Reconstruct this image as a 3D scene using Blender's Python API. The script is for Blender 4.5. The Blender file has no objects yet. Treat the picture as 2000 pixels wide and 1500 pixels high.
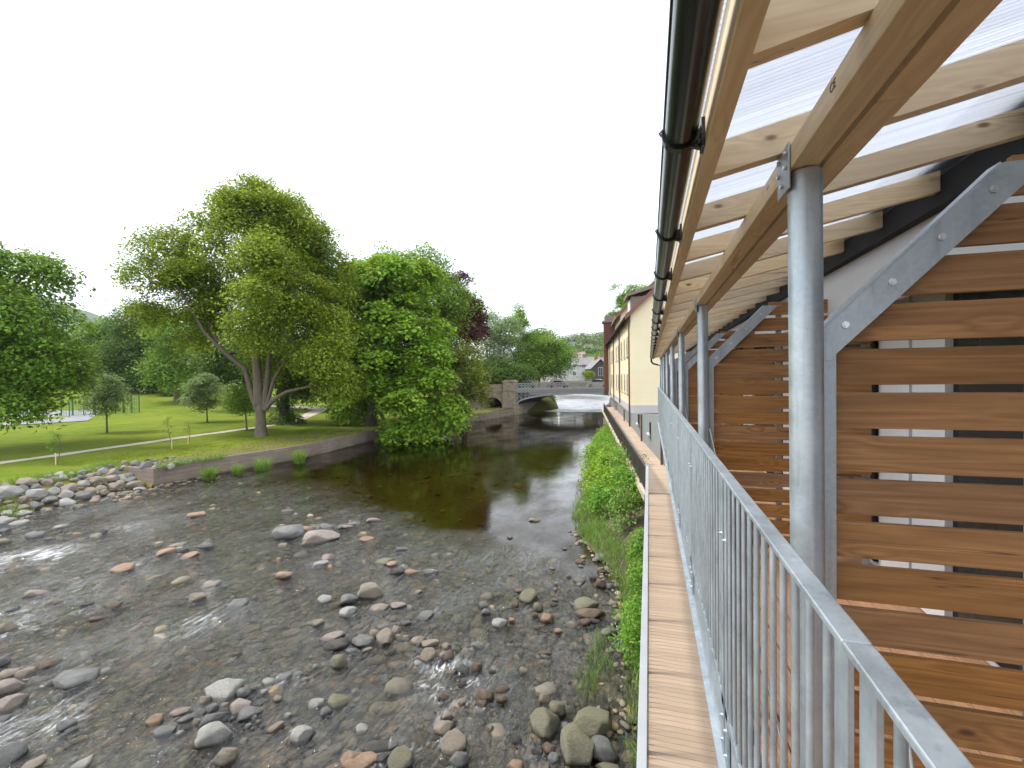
import bpy, bmesh, math, random
import numpy as np
from mathutils import Vector, Matrix, Euler, noise

# ------------------------------------------------------------------ camera, sky, sun, exposure
SC = bpy.context.scene
COL = SC.collection
CAMZ = 7.0
YAW, PITCH, ROLL = math.atan(268/900), -math.atan(15/900), -0.013
cam = bpy.data.cameras.new('camera'); camo = bpy.data.objects.new('camera', cam); COL.objects.link(camo)
RM = Matrix.Rotation(YAW, 3, 'Z') @ Matrix.Rotation(math.pi/2+PITCH, 3, 'X') @ Matrix.Rotation(ROLL, 3, 'Z')
camo.matrix_world = Matrix.Translation((0, 0, CAMZ)) @ RM.to_4x4()
cam.sensor_width = 36; cam.lens = 16.2; cam.clip_start = 0.02; cam.clip_end = 6000
SC.camera = camo
w = bpy.data.worlds.new("World"); SC.world = w; w.use_nodes = True
nt = w.node_tree; bg = nt.nodes['Background']
SUN_EL, SUN_AZ = math.radians(52), math.radians(-100)      # azimuth clockwise from +Y
sky = nt.nodes.new('ShaderNodeTexSky'); sky.sky_type = 'NISHITA'; sky.sun_disc = False
sky.sun_elevation = SUN_EL; sky.sun_rotation = SUN_AZ
sky.air_density = 1.0; sky.dust_density = 3.0
mixc = nt.nodes.new('ShaderNodeMix'); mixc.data_type = 'RGBA'
tc = nt.nodes.new('ShaderNodeTexCoord')
ns = nt.nodes.new('ShaderNodeTexNoise'); ns.inputs['Scale'].default_value = 1.6; ns.inputs['Detail'].default_value = 5
rmp = nt.nodes.new('ShaderNodeMapRange'); rmp.inputs[1].default_value = .3; rmp.inputs[2].default_value = .75
rmp.inputs[3].default_value = .93; rmp.inputs[4].default_value = .68
nt.links.new(tc.outputs['Generated'], ns.inputs['Vector']); nt.links.new(ns.outputs['Fac'], rmp.inputs[0])
nt.links.new(rmp.outputs[0], mixc.inputs[0])
nt.links.new(sky.outputs[0], mixc.inputs[6]); mixc.inputs[7].default_value = (8.6, 9.0, 9.6, 1)   # cloud cover
nt.links.new(mixc.outputs[2], bg.inputs['Color']); bg.inputs['Strength'].default_value = 0.105
sl = bpy.data.lights.new('sun', 'SUN'); sl.energy = 1.5; sl.angle = math.radians(10); sl.color = (1, .95, .86)
so = bpy.data.objects.new('sun', sl); COL.objects.link(so)
sd = Vector((math.sin(SUN_AZ)*math.cos(SUN_EL), math.cos(SUN_AZ)*math.cos(SUN_EL), math.sin(SUN_EL)))
so.rotation_euler = sd.to_track_quat('Z', 'Y').to_euler(); so.location = (0, 0, 60)
SC.view_settings.view_transform = 'Standard'; SC.view_settings.look = 'None'
SC.view_settings.gamma = 1; SC.view_settings.exposure = 1.3
SC.cycles.use_denoising = True
SC.cycles.max_bounces = 8; SC.cycles.transparent_max_bounces = 16
SC.cycles.diffuse_bounces = 4; SC.cycles.glossy_bounces = 3; SC.cycles.transmission_bounces = 4
SC.cycles.caustics_reflective = False; SC.cycles.caustics_refractive = False
SC.cycles.sample_clamp_indirect = 6

rnd = random.Random(7); rng = np.random.default_rng(7)

# ------------------------------------------------------------------ placing helpers
def ray(px, py): return RM @ Vector(((px-1000)/900, -(py-750)/900, -1))
def G(px, py, z=0.0):
    v = ray(px, py); t = (z-CAMZ)/v.z; return Vector((0, 0, CAMZ)) + v*t
def D(px, py, d): return Vector((0, 0, CAMZ)) + ray(px, py)*d
def depth(p): return -(RM.transposed() @ (Vector(p)-Vector((0, 0, CAMZ)))).z
def sstep(a, b, x):
    t = max(0, min(1, (x-a)/(b-a))); return t*t*(3-2*t)

# ------------------------------------------------------------------ object helpers
def setp(o, label=None, cat=None, group=None, kind=None):
    if label: o['label'] = label
    if cat: o['category'] = cat
    if group: o['group'] = group
    if kind: o['kind'] = kind
    return o
def empty(name, loc, label, cat, group=None, kind=None):
    o = bpy.data.objects.new(name, None); COL.objects.link(o); o.location = loc
    o.empty_display_size = .3
    return setp(o, label, cat, group, kind)
def link(name, me, mat, parent=None, loc=None):
    if mat is not None:
        me.materials.clear(); me.materials.append(mat)
    o = bpy.data.objects.new(name, me); COL.objects.link(o)
    if parent is not None:
        o.parent = parent
        o.location = -parent.location if loc is None else loc
    elif loc is not None: o.location = loc
    return o
def shade(me, s=True):
    me.polygons.foreach_set('use_smooth', [s]*len(me.polygons))
def npmesh(name, V, F, smooth=False):
    """V (n,3), F (m,k) -> mesh"""
    V = np.asarray(V, dtype=np.float32); F = np.asarray(F, dtype=np.int32)
    me = bpy.data.meshes.new(name); k = F.shape[1]
    me.vertices.add(len(V)); me.vertices.foreach_set('co', V.ravel())
    me.loops.add(F.size); me.loops.foreach_set('vertex_index', F.ravel())
    me.polygons.add(len(F)); me.polygons.foreach_set('loop_start', np.arange(0, F.size, k, dtype=np.int32))
    me.polygons.foreach_set('loop_total', np.full(len(F), k, dtype=np.int32))
    me.update(calc_edges=True); shade(me, smooth)
    return me
class MB:
    """collects shapes in world coordinates into one mesh"""
    def __init__(s): s.v = []; s.f = []; s.sm = []
    def add(s, vs, fs, smooth=False):
        n = len(s.v); s.v += [tuple(x) for x in vs]; s.f += [tuple(i+n for i in f) for f in fs]; s.sm += [smooth]*len(fs); return s
    def hexa(s, p):      # 8 points: bottom 4 ccw, top 4 ccw
        return s.add(p, [(3,2,1,0),(4,5,6,7),(0,1,5,4),(1,2,6,5),(2,3,7,6),(3,0,4,7)])
    def box(s, x0, x1, y0, y1, z0, z1, bev=0):
        if bev:
            b = bev; bm = bmesh.new()
            bmesh.ops.create_cube(bm, size=1)
            bmesh.ops.transform(bm, verts=bm.verts, matrix=Matrix.Translation(((x0+x1)/2, (y0+y1)/2, (z0+z1)/2)) @ Matrix.Diagonal((x1-x0, y1-y0, z1-z0, 1)))
            bmesh.ops.bevel(bm, geom=list(bm.edges), offset=b, segments=2, affect='EDGES', profile=.5)
            bm.verts.ensure_lookup_table()
            s.add([v.co for v in bm.verts], [[v.index for v in f.verts] for f in bm.faces]); bm.free(); return s
        return s.hexa([(x0,y0,z0),(x1,y0,z0),(x1,y1,z0),(x0,y1,z0),(x0,y0,z1),(x1,y0,z1),(x1,y1,z1),(x0,y1,z1)])
    def prism(s, poly, a, b):
        """poly: list of 3d points (one end), extruded by vector (b-a)"""
        d = Vector(b)-Vector(a); n = len(poly); P = [Vector(p) for p in poly]
        vs = P + [p+d for p in P]
        return s.add(vs, [tuple(range(n-1,-1,-1)), tuple(range(n, 2*n))] + [(i,(i+1)%n,(i+1)%n+n,i+n) for i in range(n)])
    def tube(s, pts, rad, n=8, cap=True, smooth=True):
        P = [Vector(p) for p in pts]; R = rad if isinstance(rad, (list, tuple)) else [rad]*len(P)
        rings = []; up = None
        for i, p in enumerate(P):
            t = (P[min(i+1, len(P)-1)]-P[max(i-1, 0)]).normalized()
            if up is None: up = t.orthogonal().normalized()
            a = (up - t*up.dot(t))
            a = a.normalized() if a.length > 1e-5 else t.orthogonal().normalized()
            up = a; b = t.cross(a)
            rings.append([p + (a*math.cos(2*math.pi*k/n) + b*math.sin(2*math.pi*k/n))*R[i] for k in range(n)])
        vs = [v for r in rings for v in r]; fs = []
        for i in range(len(P)-1):
            for k in range(n): fs.append((i*n+k, i*n+(k+1)%n, (i+1)*n+(k+1)%n, (i+1)*n+k))
        s.add(vs, fs, smooth)
        if cap: s.add(rings[0], [tuple(range(n-1,-1,-1))]); s.add(rings[-1], [tuple(range(n))])
        return s
    def mesh(s, name):
        me = bpy.data.meshes.new(name); me.from_pydata(s.v, [], s.f); me.update()
        me.polygons.foreach_set('use_smooth', s.sm); return me
    def build(s, name, mat, parent=None):
        return link(name, s.mesh(name), mat, parent)

# ------------------------------------------------------------------ materials
class NT:
    def __init__(s, name):
        s.m = bpy.data.materials.new(name); s.m.use_nodes = True; s.t = s.m.node_tree
        s.b = s.t.nodes['Principled BSDF']; s.out = s.t.nodes['Material Output']
    def n(s, typ, **kw):
        x = s.t.nodes.new('ShaderNode'+typ)
        for k, v in kw.items():
            if k in x.inputs.keys(): s.i(x, k, v)
            else: setattr(x, k, v)
        return x
    def i(s, node, key, v):
        sock = node.inputs[key]
        if hasattr(v, 'is_output') or isinstance(v, bpy.types.NodeSocket): s.t.links.new(v, sock)
        else:
            try: sock.default_value = v
            except Exception: sock.default_value = tuple(v)+(1,)
    def coord(s, which='Object', scale=(1,1,1), rnd=True, loc=(0,0,0)):
        tc = s.n('TexCoord'); m = s.n('Mapping'); src = tc.outputs[which]
        if rnd:
            oi = s.n('ObjectInfo'); mu = s.n('Math', operation='MULTIPLY'); s.i(mu, 0, oi.outputs['Random']); mu.inputs[1].default_value = 37.0
            cb = s.n('CombineXYZ'); 
            for k in range(3): s.t.links.new(mu.outputs[0], cb.inputs[k])
            va = s.n('VectorMath', operation='ADD'); s.t.links.new(src, va.inputs[0]); s.t.links.new(cb.outputs[0], va.inputs[1]); src = va.outputs[0]
        s.t.links.new(src, m.inputs['Vector']); m.inputs['Scale'].default_value = scale; m.inputs['Location'].default_value = loc
        return m.outputs[0]
    def noise(s, vec, scale=5, detail=4, rough=.55, dist=0):
        x = s.n('TexNoise'); s.t.links.new(vec, x.inputs['Vector']); x.inputs['Scale'].default_value = scale
        x.inputs['Detail'].default_value = detail; x.inputs['Roughness'].default_value = rough; x.inputs['Distortion'].default_value = dist
        return x.outputs['Fac']
    def voro(s, vec, scale=5, feature='F1', rand=1):
        x = s.n('TexVoronoi'); x.feature = feature; s.t.links.new(vec, x.inputs['Vector']); x.inputs['Scale'].default_value = scale
        x.inputs['Randomness'].default_value = rand; return x
    def ramp(s, fac, stops, interp='LINEAR'):
        x = s.n('ValToRGB'); s.t.links.new(fac, x.inputs[0]); e = x.color_ramp.elements; x.color_ramp.interpolation = interp
        while len(e) > 1: e.remove(e[-1])
        e[0].position = stops[0][0]; e[0].color = (*stops[0][1], 1) if len(stops[0][1]) == 3 else stops[0][1]
        for p, c in stops[1:]:
            k = e.new(p); k.color = (*c, 1) if len(c) == 3 else c
        return x.outputs[0]
    def mr(s, v, a, b, c, d, smooth=False):
        x = s.n('MapRange'); s.t.links.new(v, x.inputs[0])
        if smooth: x.interpolation_type = 'SMOOTHSTEP'
        for k, q in enumerate((a, b, c, d)): x.inputs[k+1].default_value = q
        return x.outputs[0]
    def math(s, op, a, b=0.0):
        x = s.n('Math', operation=op); s.i(x, 0, a); s.i(x, 1, b); return x.outputs[0]
    def mix(s, f, a, b, blend='MIX'):
        x = s.n('Mix'); x.data_type = 'RGBA'; x.blend_type = blend
        s.i(x, 0, f)
        for k, v in ((6, a), (7, b)):
            if isinstance(v, bpy.types.NodeSocket): s.t.links.new(v, x.inputs[k])
            else: x.inputs[k].default_value = (*v, 1)
        return x.outputs[2]
    def bump(s, h, strength=.3, dist=.01, normal=None):
        x = s.n('Bump'); s.t.links.new(h, x.inputs['Height']); x.inputs['Strength'].default_value = strength; x.inputs['Distance'].default_value = dist
        if normal is not None: s.t.links.new(normal, x.inputs['Normal'])
        return x.outputs[0]
    def set(s, **kw):
        for k, v in kw.items(): s.i(s.b, k.replace('_', ' '), v)
        return s
    def geo(s, out='Random Per Island'): return s.n('NewGeometry').outputs[out]

def simple(name, col, rough=.7, metal=0, var=.12, scale=3, bump=0, bscale=40, bdist=.004):
    t = NT(name); v = t.coord()
    n = t.noise(v, scale, 5)
    c = t.mix(n, tuple(x*(1-var) for x in col), tuple(min(1, x*(1+var)) for x in col))
    t.set(Base_Color=c, Roughness=rough, Metallic=metal)
    if bump: t.set(Normal=t.bump(t.noise(v, bscale, 4), bump, bdist))
    return t.m

def wood(name, axis, base, dark, knot, rough=.6, gscale=1.0, knots=1.0, stain=0.0):
    """timber with grain along axis (0 x, 1 y, 2 z)"""
    t = NT(name)
    sc = [16*gscale]*3; sc[axis] = .8*gscale
    v = t.coord('Object', (1, 1, 1))
    # knots
    mk = t.n('Mapping'); t.t.links.new(v, mk.inputs['Vector']); ks = [7.5]*3; ks[axis] = 3.6; mk.inputs['Scale'].default_value = ks
    vo = t.voro(mk.outputs[0], 1.0)
    d = vo.outputs['Distance']
    mg = t.n('Mapping'); t.t.links.new(v, mg.inputs['Vector']); mg.inputs['Scale'].default_value = sc
    n0 = t.noise(mg.outputs[0], 1.0, 2, .5)
    push = t.mr(d, 0.04, .40, 1.1, 0, True)
    ringin = t.math('ADD', t.math('MULTIPLY', n0, 5.5), push)
    ring = t.math('PINGPONG', t.math('MULTIPLY', ringin, 2.2), 1.0)
    fine = NT.noise(t, mg.outputs[0], 7.0, 6, .75)
    broad = NT.noise(t, v, 1.7, 3)
    g = t.math('ADD', t.math('MULTIPLY', ring, .45), t.math('MULTIPLY', fine, .55))
    c = t.mix(t.mr(g, .2, .85, 1, 0), base, dark)
    c = t.mix(t.mr(broad, .35, .7, 0, .35+stain), c, tuple(x*.62 for x in base))
    kd = t.mr(d, .03*knots, .10*knots, 1, 0, True)
    c = t.mix(kd, c, knot)
    ms = t.n('Mapping'); t.t.links.new(v, ms.inputs['Vector']); s3 = [120*gscale]*3; s3[axis] = 2.2*gscale; ms.inputs['Scale'].default_value = s3
    streak = NT.noise(t, ms.outputs[0], 1.0, 3, .6)
    c = t.mix(t.mr(streak, .50, .78, 0, .75 if stain else .38), c, tuple(x*.9 for x in dark))
    mq = t.n('Mapping'); t.t.links.new(v, mq.inputs['Vector']); s4 = [30*gscale]*3; s4[axis] = .7*gscale; mq.inputs['Scale'].default_value = s4
    crack = NT.noise(t, mq.outputs[0], 1.0, 2, .4, .4)
    c = t.mix(t.mr(t.math('ABSOLUTE', t.math('SUBTRACT', crack, .66)), 0, .012, .8, 0), c, knot)
    if stain:
        bl = NT.noise(t, mg.outputs[0], .35, 4, .6, .6)
        c = t.mix(t.mr(bl, .5, .72, 0, stain*1.6), c, tuple(x*.4 for x in base))
    oi = t.n('ObjectInfo'); hv = t.n('HueSaturation'); t.t.links.new(c, hv.inputs['Color'])
    t.t.links.new(t.mr(oi.outputs['Random'], 0, 1, .86, 1.14), hv.inputs['Value'])
    t.t.links.new(t.mr(t.math('FRACT', t.math('MULTIPLY', oi.outputs['Random'], 17.3)), 0, 1, .88, 1.08), hv.inputs['Saturation'])
    t.set(Base_Color=hv.outputs[0], Roughness=rough, Normal=t.bump(g, .25, .002))
    return t.m

def galv(name='galvanised_steel'):
    t = NT(name); v = t.coord()
    sp = t.voro(v, 90, 'F1'); n = t.noise(v, 9, 5, .6); n2 = t.noise(v, 2.2, 4, .6)
    c = t.mix(t.mr(n, .3, .7, 0, 1), (.36, .42, .47), (.50, .555, .60))
    c = t.mix(t.mr(n2, .42, .7, 0, .45), c, (.33, .37, .41))
    b = t.n('SeparateColor'); t.t.links.new(sp.outputs['Color'], b.inputs[0])
    c = t.mix(t.math('MULTIPLY', b.outputs[0], .22), c, (.62, .67, .71))
    mz = t.n('Mapping'); t.t.links.new(v, mz.inputs['Vector']); mz.inputs['Scale'].default_value = (26, 26, 1.6); dr = t.noise(mz.outputs[0], 1.0, 4, .65)
    c = t.mix(t.mr(dr, .54, .74, 0, .55), c, (.20,.24,.28)); c = t.mix(t.mr(dr, .30, .42, .4, 0), c, (.66,.70,.72))
    t.set(Base_Color=c, Metallic=.72, Roughness=t.mr(n, .25, .75, .36, .58), Normal=t.bump(t.noise(v, 30, 4), .12, .003))
    return t.m

M = {}
M['galv'] = galv()
PINE = ((.86, .68, .42), (.70, .51, .29), (.22, .095, .035))
M['pine_y'] = wood('pine_along_y', 1, *PINE)
M['pine_x'] = wood('pine_along_x', 0, *PINE)
M['slat'] = wood('stained_slat', 0, (.50, .25, .085), (.22, .095, .03), (.04, .016, .007), .62, 1.0, 1.2, .40)
M['black_pvc'] = simple('black_gutter_plastic', (.012, .014, .015), .22, 0, .2)
M['black_metal'] = simple('dark_flashing', (.008, .009, .010), .85, 0)
M['bolt'] = simple('zinc_bolt', (.7, .72, .74), .3, .9)
M['white_panel'] = simple('white_wall_panel', (.74, .75, .77), .5, 0, .03, 1)
M['rope'] = simple('steel_rope', (.22,.23,.24), .6, .3)

def poly_mat():
    t = NT('polycarbonate_sheet'); v = t.coord('Object', (1,1,1), False)
    sx = t.n('SeparateXYZ'); t.t.links.new(v, sx.inputs[0])
    y = t.math('MULTIPLY', sx.outputs[1], 1/.018)
    tri = t.math('PINGPONG', y, .5)
    wall = t.mr(tri, .02, .16, 1, 0, True)
    n = t.noise(v, 1.2, 4); ny = t.n('Mapping'); t.t.links.new(v, ny.inputs['Vector']); ny.inputs['Scale'].default_value = (.6, 40, 1)
    ns_ = t.noise(ny.outputs[0], 1, 3)
    tl = t.n('BsdfTranslucent'); tr = t.n('BsdfTransparent'); gl = t.n('BsdfGlossy'); gl.inputs['Roughness'].default_value = .15
    colr = t.mix(t.math('ADD', t.math('MULTIPLY', wall, .55), t.mr(ns_, .35, .7, 0, .35)), (.62, .63, .66), (.20, .215, .25))
    t.t.links.new(colr, tl.inputs['Color']); tr.inputs['Color'].default_value = (.70, .73, .78, 1)
    m1 = t.n('MixShader'); t.t.links.new(t.mr(wall, 0, 1, .42, .12), m1.inputs[0])
    t.t.links.new(tl.outputs[0], m1.inputs[1]); t.t.links.new(tr.outputs[0], m1.inputs[2])
    m2 = t.n('MixShader'); m2.inputs[0].default_value = .07; t.t.links.new(m1.outputs[0], m2.inputs[1]); t.t.links.new(gl.outputs[0], m2.inputs[2])
    t.t.links.new(m2.outputs[0], t.out.inputs['Surface']); return t.m
M['poly'] = poly_mat()

def leaf_mat(name, c1, c2, tr=.35, rough=.6, scale=.35):
    t = NT(name); v = t.coord('Object', (1,1,1), False)
    r = t.geo(); n = t.noise(v, scale, 3)
    c = t.mix(r, c1, c2)
    c = t.mix(t.mr(n, .4, .62, 0, .6), c, tuple(a*.35+b*.65*1.1 for a, b in zip(c1, c2)))
    hv = t.n('HueSaturation'); t.t.links.new(c, hv.inputs['Color'])
    t.t.links.new(t.mr(n, .3, .7, .486, .512), hv.inputs['Hue']); t.t.links.new(t.mr(r, 0, 1, .75, 1.25), hv.inputs['Value'])
    t.set(Base_Color=hv.outputs[0], Roughness=rough); t.b.inputs['Specular IOR Level'].default_value = .12
    tl = t.n('BsdfTranslucent'); hv2 = t.n('HueSaturation'); t.t.links.new(hv.outputs[0], hv2.inputs['Color']); hv2.inputs['Hue'].default_value = .48; hv2.inputs['Value'].default_value = 1.5
    t.t.links.new(hv2.outputs[0], tl.inputs['Color'])
    m = t.n('MixShader'); m.inputs[0].default_value = tr; t.t.links.new(t.b.outputs[0], m.inputs[1]); t.t.links.new(tl.outputs[0], m.inputs[2])
    t.t.links.new(m.outputs[0], t.out.inputs['Surface']); return t.m
def bark_mat(name, c, c2):
    t = NT(name); v = t.coord('Object', (3, 3, .5), False)
    n = t.noise(v, 2.5, 6, .65, .5)
    t.set(Base_Color=t.mix(t.mr(n, .3, .7, 0, 1), c, c2), Roughness=.9, Normal=t.bump(n, .8, .06)); return t.m

# ------------------------------------------------------------------ terrain functions
LB_PX = [(0,1020),(60,1005),(150,985),(240,965),(310,948),(400,930),(500,912),(560,902),(640,884),(745,856),(830,838),(880,828),(950,820),(1003,810)]
LB = [G(px, py, 0) for px, py in LB_PX]
LB = [Vector((-26, -40, 0)), Vector((-28.5, -10, 0)), Vector((-30.2, 6, 0)), Vector((-31, 11, 0))] + LB
LB += [Vector((-17.6, 94.5, 0)), Vector((-20.5, 108, 0)), Vector((-28, 140, 0)), Vector((-38, 190, 0)), Vector((-56, 255, 0)), Vector((-80, 330, 0))]
RB = [Vector(p) for p in [(0.6,-40,0),(0.3,-5,0),(0.0,6,0),(-.25,8.3,0),(-.45,11.3,0),(-.8,14.5,0),(-1.2,16.2,0),(-2.0,17.9,0),(-2.7,19.4,0),(-3.6,23.5,0),(-4.1,27.7,0),(-4.8,37.8,0),(-5.4,54,0),(-7.6,80,0),(-9.5,95,0),(-9.8,115,0),(-12,150,0),(-18,200,0),(-32,260,0),(-52,330,0)]]
def interp_line(L, y):
    for a, b in zip(L, L[1:]):
        if a.y <= y <= b.y: return a.x + (b.x-a.x)*(y-a.y)/(b.y-a.y)
    return L[0].x if y < L[0].y else L[-1].x
YS = list(np.arange(-40, 24, 1.0)) + list(np.arange(24, 60, 1.5)) + list(np.arange(60, 330, 4.0)) + [330]
WALL_Y0, WALL_Y1 = LB[8].y, 82.0           # timber / stone wall section of the left bank
def bankh(x, y):
    """height of the park ground"""
    d = interp_line(LB, min(max(y, -40), 330)) - x
    h = 1.15 + .006*max(d, 0) + 3.2*sstep(60, 130, math.hypot(x+30, y-10)) * (1 if y < 110 else .5) - .004*0
    h += .10*noise.noise(Vector((x*.08, y*.08, 3))) + .03*noise.noise(Vector((x*.5, y*.5, 5)))
    if not (WALL_Y0 < y < WALL_Y1):
        sl_ = 4.2 if y < 30 else 3.0
        h = h*sstep(0, sl_, d) - .25*(1-sstep(0, 1.2, d))
    return h
def gp(px, py):
    """first hit of a pixel ray with the park ground"""
    v = ray(px, py); t = 8.0
    while t < 400:
        p = Vector((0, 0, CAMZ)) + v*t
        if p.x < interp_line(LB, min(max(p.y, -40), 330)) and p.z < bankh(p.x, p.y): return p
        t += .15
    return Vector((0, 0, CAMZ)) + v*200

# ground materials
def grass_mat():
    t = NT('park_grass'); v = t.coord('Object', (1,1,1), False)
    n = t.noise(v, .12, 5, .6); n2 = t.noise(v, 1.3, 5, .7); n3 = t.noise(v, 30, 3, .7)
    c = t.mix(t.mr(n, .35, .65, 0, 1), (.105, .165, .009), (.18, .215, .02))
    c = t.mix(t.mr(n2, .42, .7, 0, .8), c, (.20, .195, .035)); c = t.mix(t.mr(t.noise(v, .35, 5, .7), .48, .66, 0, .55), c, (.055, .105, .008))
    c = t.mix(t.mr(n3, .4, .7, 0, .4), c, (.08, .14, .014))
    # worn earth close to the bank edge
    sx = t.n('SeparateXYZ'); t.t.links.new(v, sx.inputs[0])
    nb = t.math('ADD', sx.outputs[0], t.mr(n2, .3, .7, -2.0, 2.0))
    m = t.mr(nb, -35.4, -33.2, 0, .75, True)
    ym = t.mr(sx.outputs[1], 38, 55, 1, .6)
    c = t.mix(t.math('MULTIPLY', m, ym), c, (.17, .125, .075))
    t.set(Base_Color=c, Roughness=.95, Normal=t.bump(n3, .6, .05)); t.b.inputs['Specular IOR Level'].default_value = .06; return t.m
M['grass'] = grass_mat()
def gravel_mat(name, a, b, sc=25):
    t = NT(name); v = t.coord('Object', (1,1,1), False)
    n = t.noise(v, sc, 4, .7); n2 = t.noise(v, .8, 4)
    c = t.mix(n, a, b); c = t.mix(t.mr(n2, .4, .7, 0, .4), c, tuple(x*.8 for x in a))
    t.set(Base_Color=c, Roughness=.95, Normal=t.bump(n, .5, .02)); return t.m
M['path'] = gravel_mat('gravel_path', (.40, .34, .27), (.52, .45, .36))
M['court'] = gravel_mat('asphalt_court', (.20, .20, .22), (.26, .26, .28), 8)

# left park ground: ruled from the bank line outwards
V = []; F = []
OFFS = [-.02, .25, .6, 1.0, 1.5, 2.2, 3.0, 4.2, 6, 8.5, 12, 16, 21, 27, 34, 42, 52, 64, 78, 95, 115, 140, 175, 220, 300, 420, 600]
ny_ = len(YS)
for y in YS:
    bx = interp_line(LB, y)
    for o in OFFS:
        x = bx-o; yy = y + (o*.25 if y > 60 else 0)*sstep(60, 120, y)
        V.append((x, yy, bankh(x, y)))
F = [(i*len(OFFS)+j, (i+1)*len(OFFS)+j, (i+1)*len(OFFS)+j+1, i*len(OFFS)+j+1) for i in range(ny_-1) for j in range(len(OFFS)-1)]
setp(link('park_lawn', npmesh('park_lawn', V, F, True), M['grass']), kind='structure')

# right bank: muddy slope up to the walkway
def rightbank():
    t = NT('river_bank_soil'); v = t.coord('Object', (1,1,1), False)
    n = t.noise(v, 1.5, 5, .7); n2 = t.noise(v, 12, 5, .7)
    c = t.mix(n, (.07, .055, .035), (.16, .125, .085)); c = t.mix(t.mr(n2, .5, .7, 0, .5), c, (.05, .09, .02))
    t.set(Base_Color=c, Roughness=.9, Normal=t.bump(n2, .8, .08)); return t.m
M['soil'] = rightbank()
V = []; RO = [-.6, -.15, .2, .5, .9, 1.4, 2.0, 2.8, 4, 7, 12, 30, 80, 200, 500]
RHH = [-.5, -.12, .05, .16, .3, .5, .8, 1.1, 1.3, 1.4, 1.5, 1.8, 2.4, 4, 6]
for y in YS:
    bx = interp_line(RB, y)
    for o, h in zip(RO, RHH):
        V.append((bx+o+.15*noise.noise(Vector((y*.9, o, 1))), y, h + .12*noise.noise(Vector((o*1.2, y*.8, 2)))))
F = [(i*len(RO)+j, i*len(RO)+j+1, (i+1)*len(RO)+j+1, (i+1)*len(RO)+j) for i in range(ny_-1) for j in range(len(RO)-1)]
setp(link('river_bank', npmesh('river_bank', V, F, True), M['soil']), kind='structure')

# river bed
def pool(x, y):
    """1 in the calm deep pool, 0 in the riffle"""
    a = sstep(0, 1, (y - (12.6 + (-x)*.45 + 1.8*noise.noise(Vector((x*.22, y*.22, 9)))))/5.0)
    return a
def bed(x, y):
    return -.16 - .55*pool(x, y) - .05*noise.noise(Vector((x*.6, y*.6, 1))) - .04*noise.noise(Vector((x*2.2, y*2.2, 4)))
def bed_mat():
    t = NT('river_bed_gravel'); v = t.coord('Object', (1,1,1), False)
    vo = t.voro(v, 4.5); vo2 = t.voro(v, 14); n = t.noise(v, .7, 4)
    s1 = t.n('SeparateColor'); t.t.links.new(vo.outputs['Color'], s1.inputs[0]); s2 = t.n('SeparateColor'); t.t.links.new(vo2.outputs['Color'], s2.inputs[0])
    c = t.ramp(s1.outputs[0], [(0, (.055,.05,.04)), (.35, (.13,.115,.08)), (.6, (.09,.085,.075)), (.8, (.20,.16,.10)), (.93, (.26,.15,.07)), (1, (.24,.23,.20))])
    c2 = t.ramp(s2.outputs[0], [(0, (.045,.04,.03)), (.5, (.11,.095,.065)), (1, (.22,.18,.12))])
    c = t.mix(t.mr(t.noise(v, 2.5, 3), .4, .6, 0, 1), c, c2)
    c = t.mix(t.mr(vo.outputs['Distance'], .35, .75, 0, .6), c, (.02, .018, .012))
    g = t.n('SeparateXYZ'); t.t.links.new(v, g.inputs[0])
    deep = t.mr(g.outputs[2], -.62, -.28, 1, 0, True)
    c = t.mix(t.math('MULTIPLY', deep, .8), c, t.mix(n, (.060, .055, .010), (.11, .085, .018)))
    t.set(Base_Color=c, Roughness=.8, Normal=t.bump(vo.outputs['Distance'], .5, .05)); t.b.inputs['Specular IOR Level'].default_value = .1
    return t.m
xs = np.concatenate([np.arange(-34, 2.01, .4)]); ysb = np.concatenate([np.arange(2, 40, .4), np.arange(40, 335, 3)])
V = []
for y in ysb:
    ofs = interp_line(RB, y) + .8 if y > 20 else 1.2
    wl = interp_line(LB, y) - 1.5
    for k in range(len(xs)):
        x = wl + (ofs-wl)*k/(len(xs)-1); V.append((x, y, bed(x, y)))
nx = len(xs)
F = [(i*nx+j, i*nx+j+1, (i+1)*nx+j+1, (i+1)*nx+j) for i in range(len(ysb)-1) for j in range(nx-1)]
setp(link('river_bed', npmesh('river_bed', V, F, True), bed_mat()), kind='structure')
setp(link('ground', MB().box(-2500, 2500, -600, 3200, -1.6, -1.4).mesh('ground'), M['soil']), kind='structure')

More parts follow.
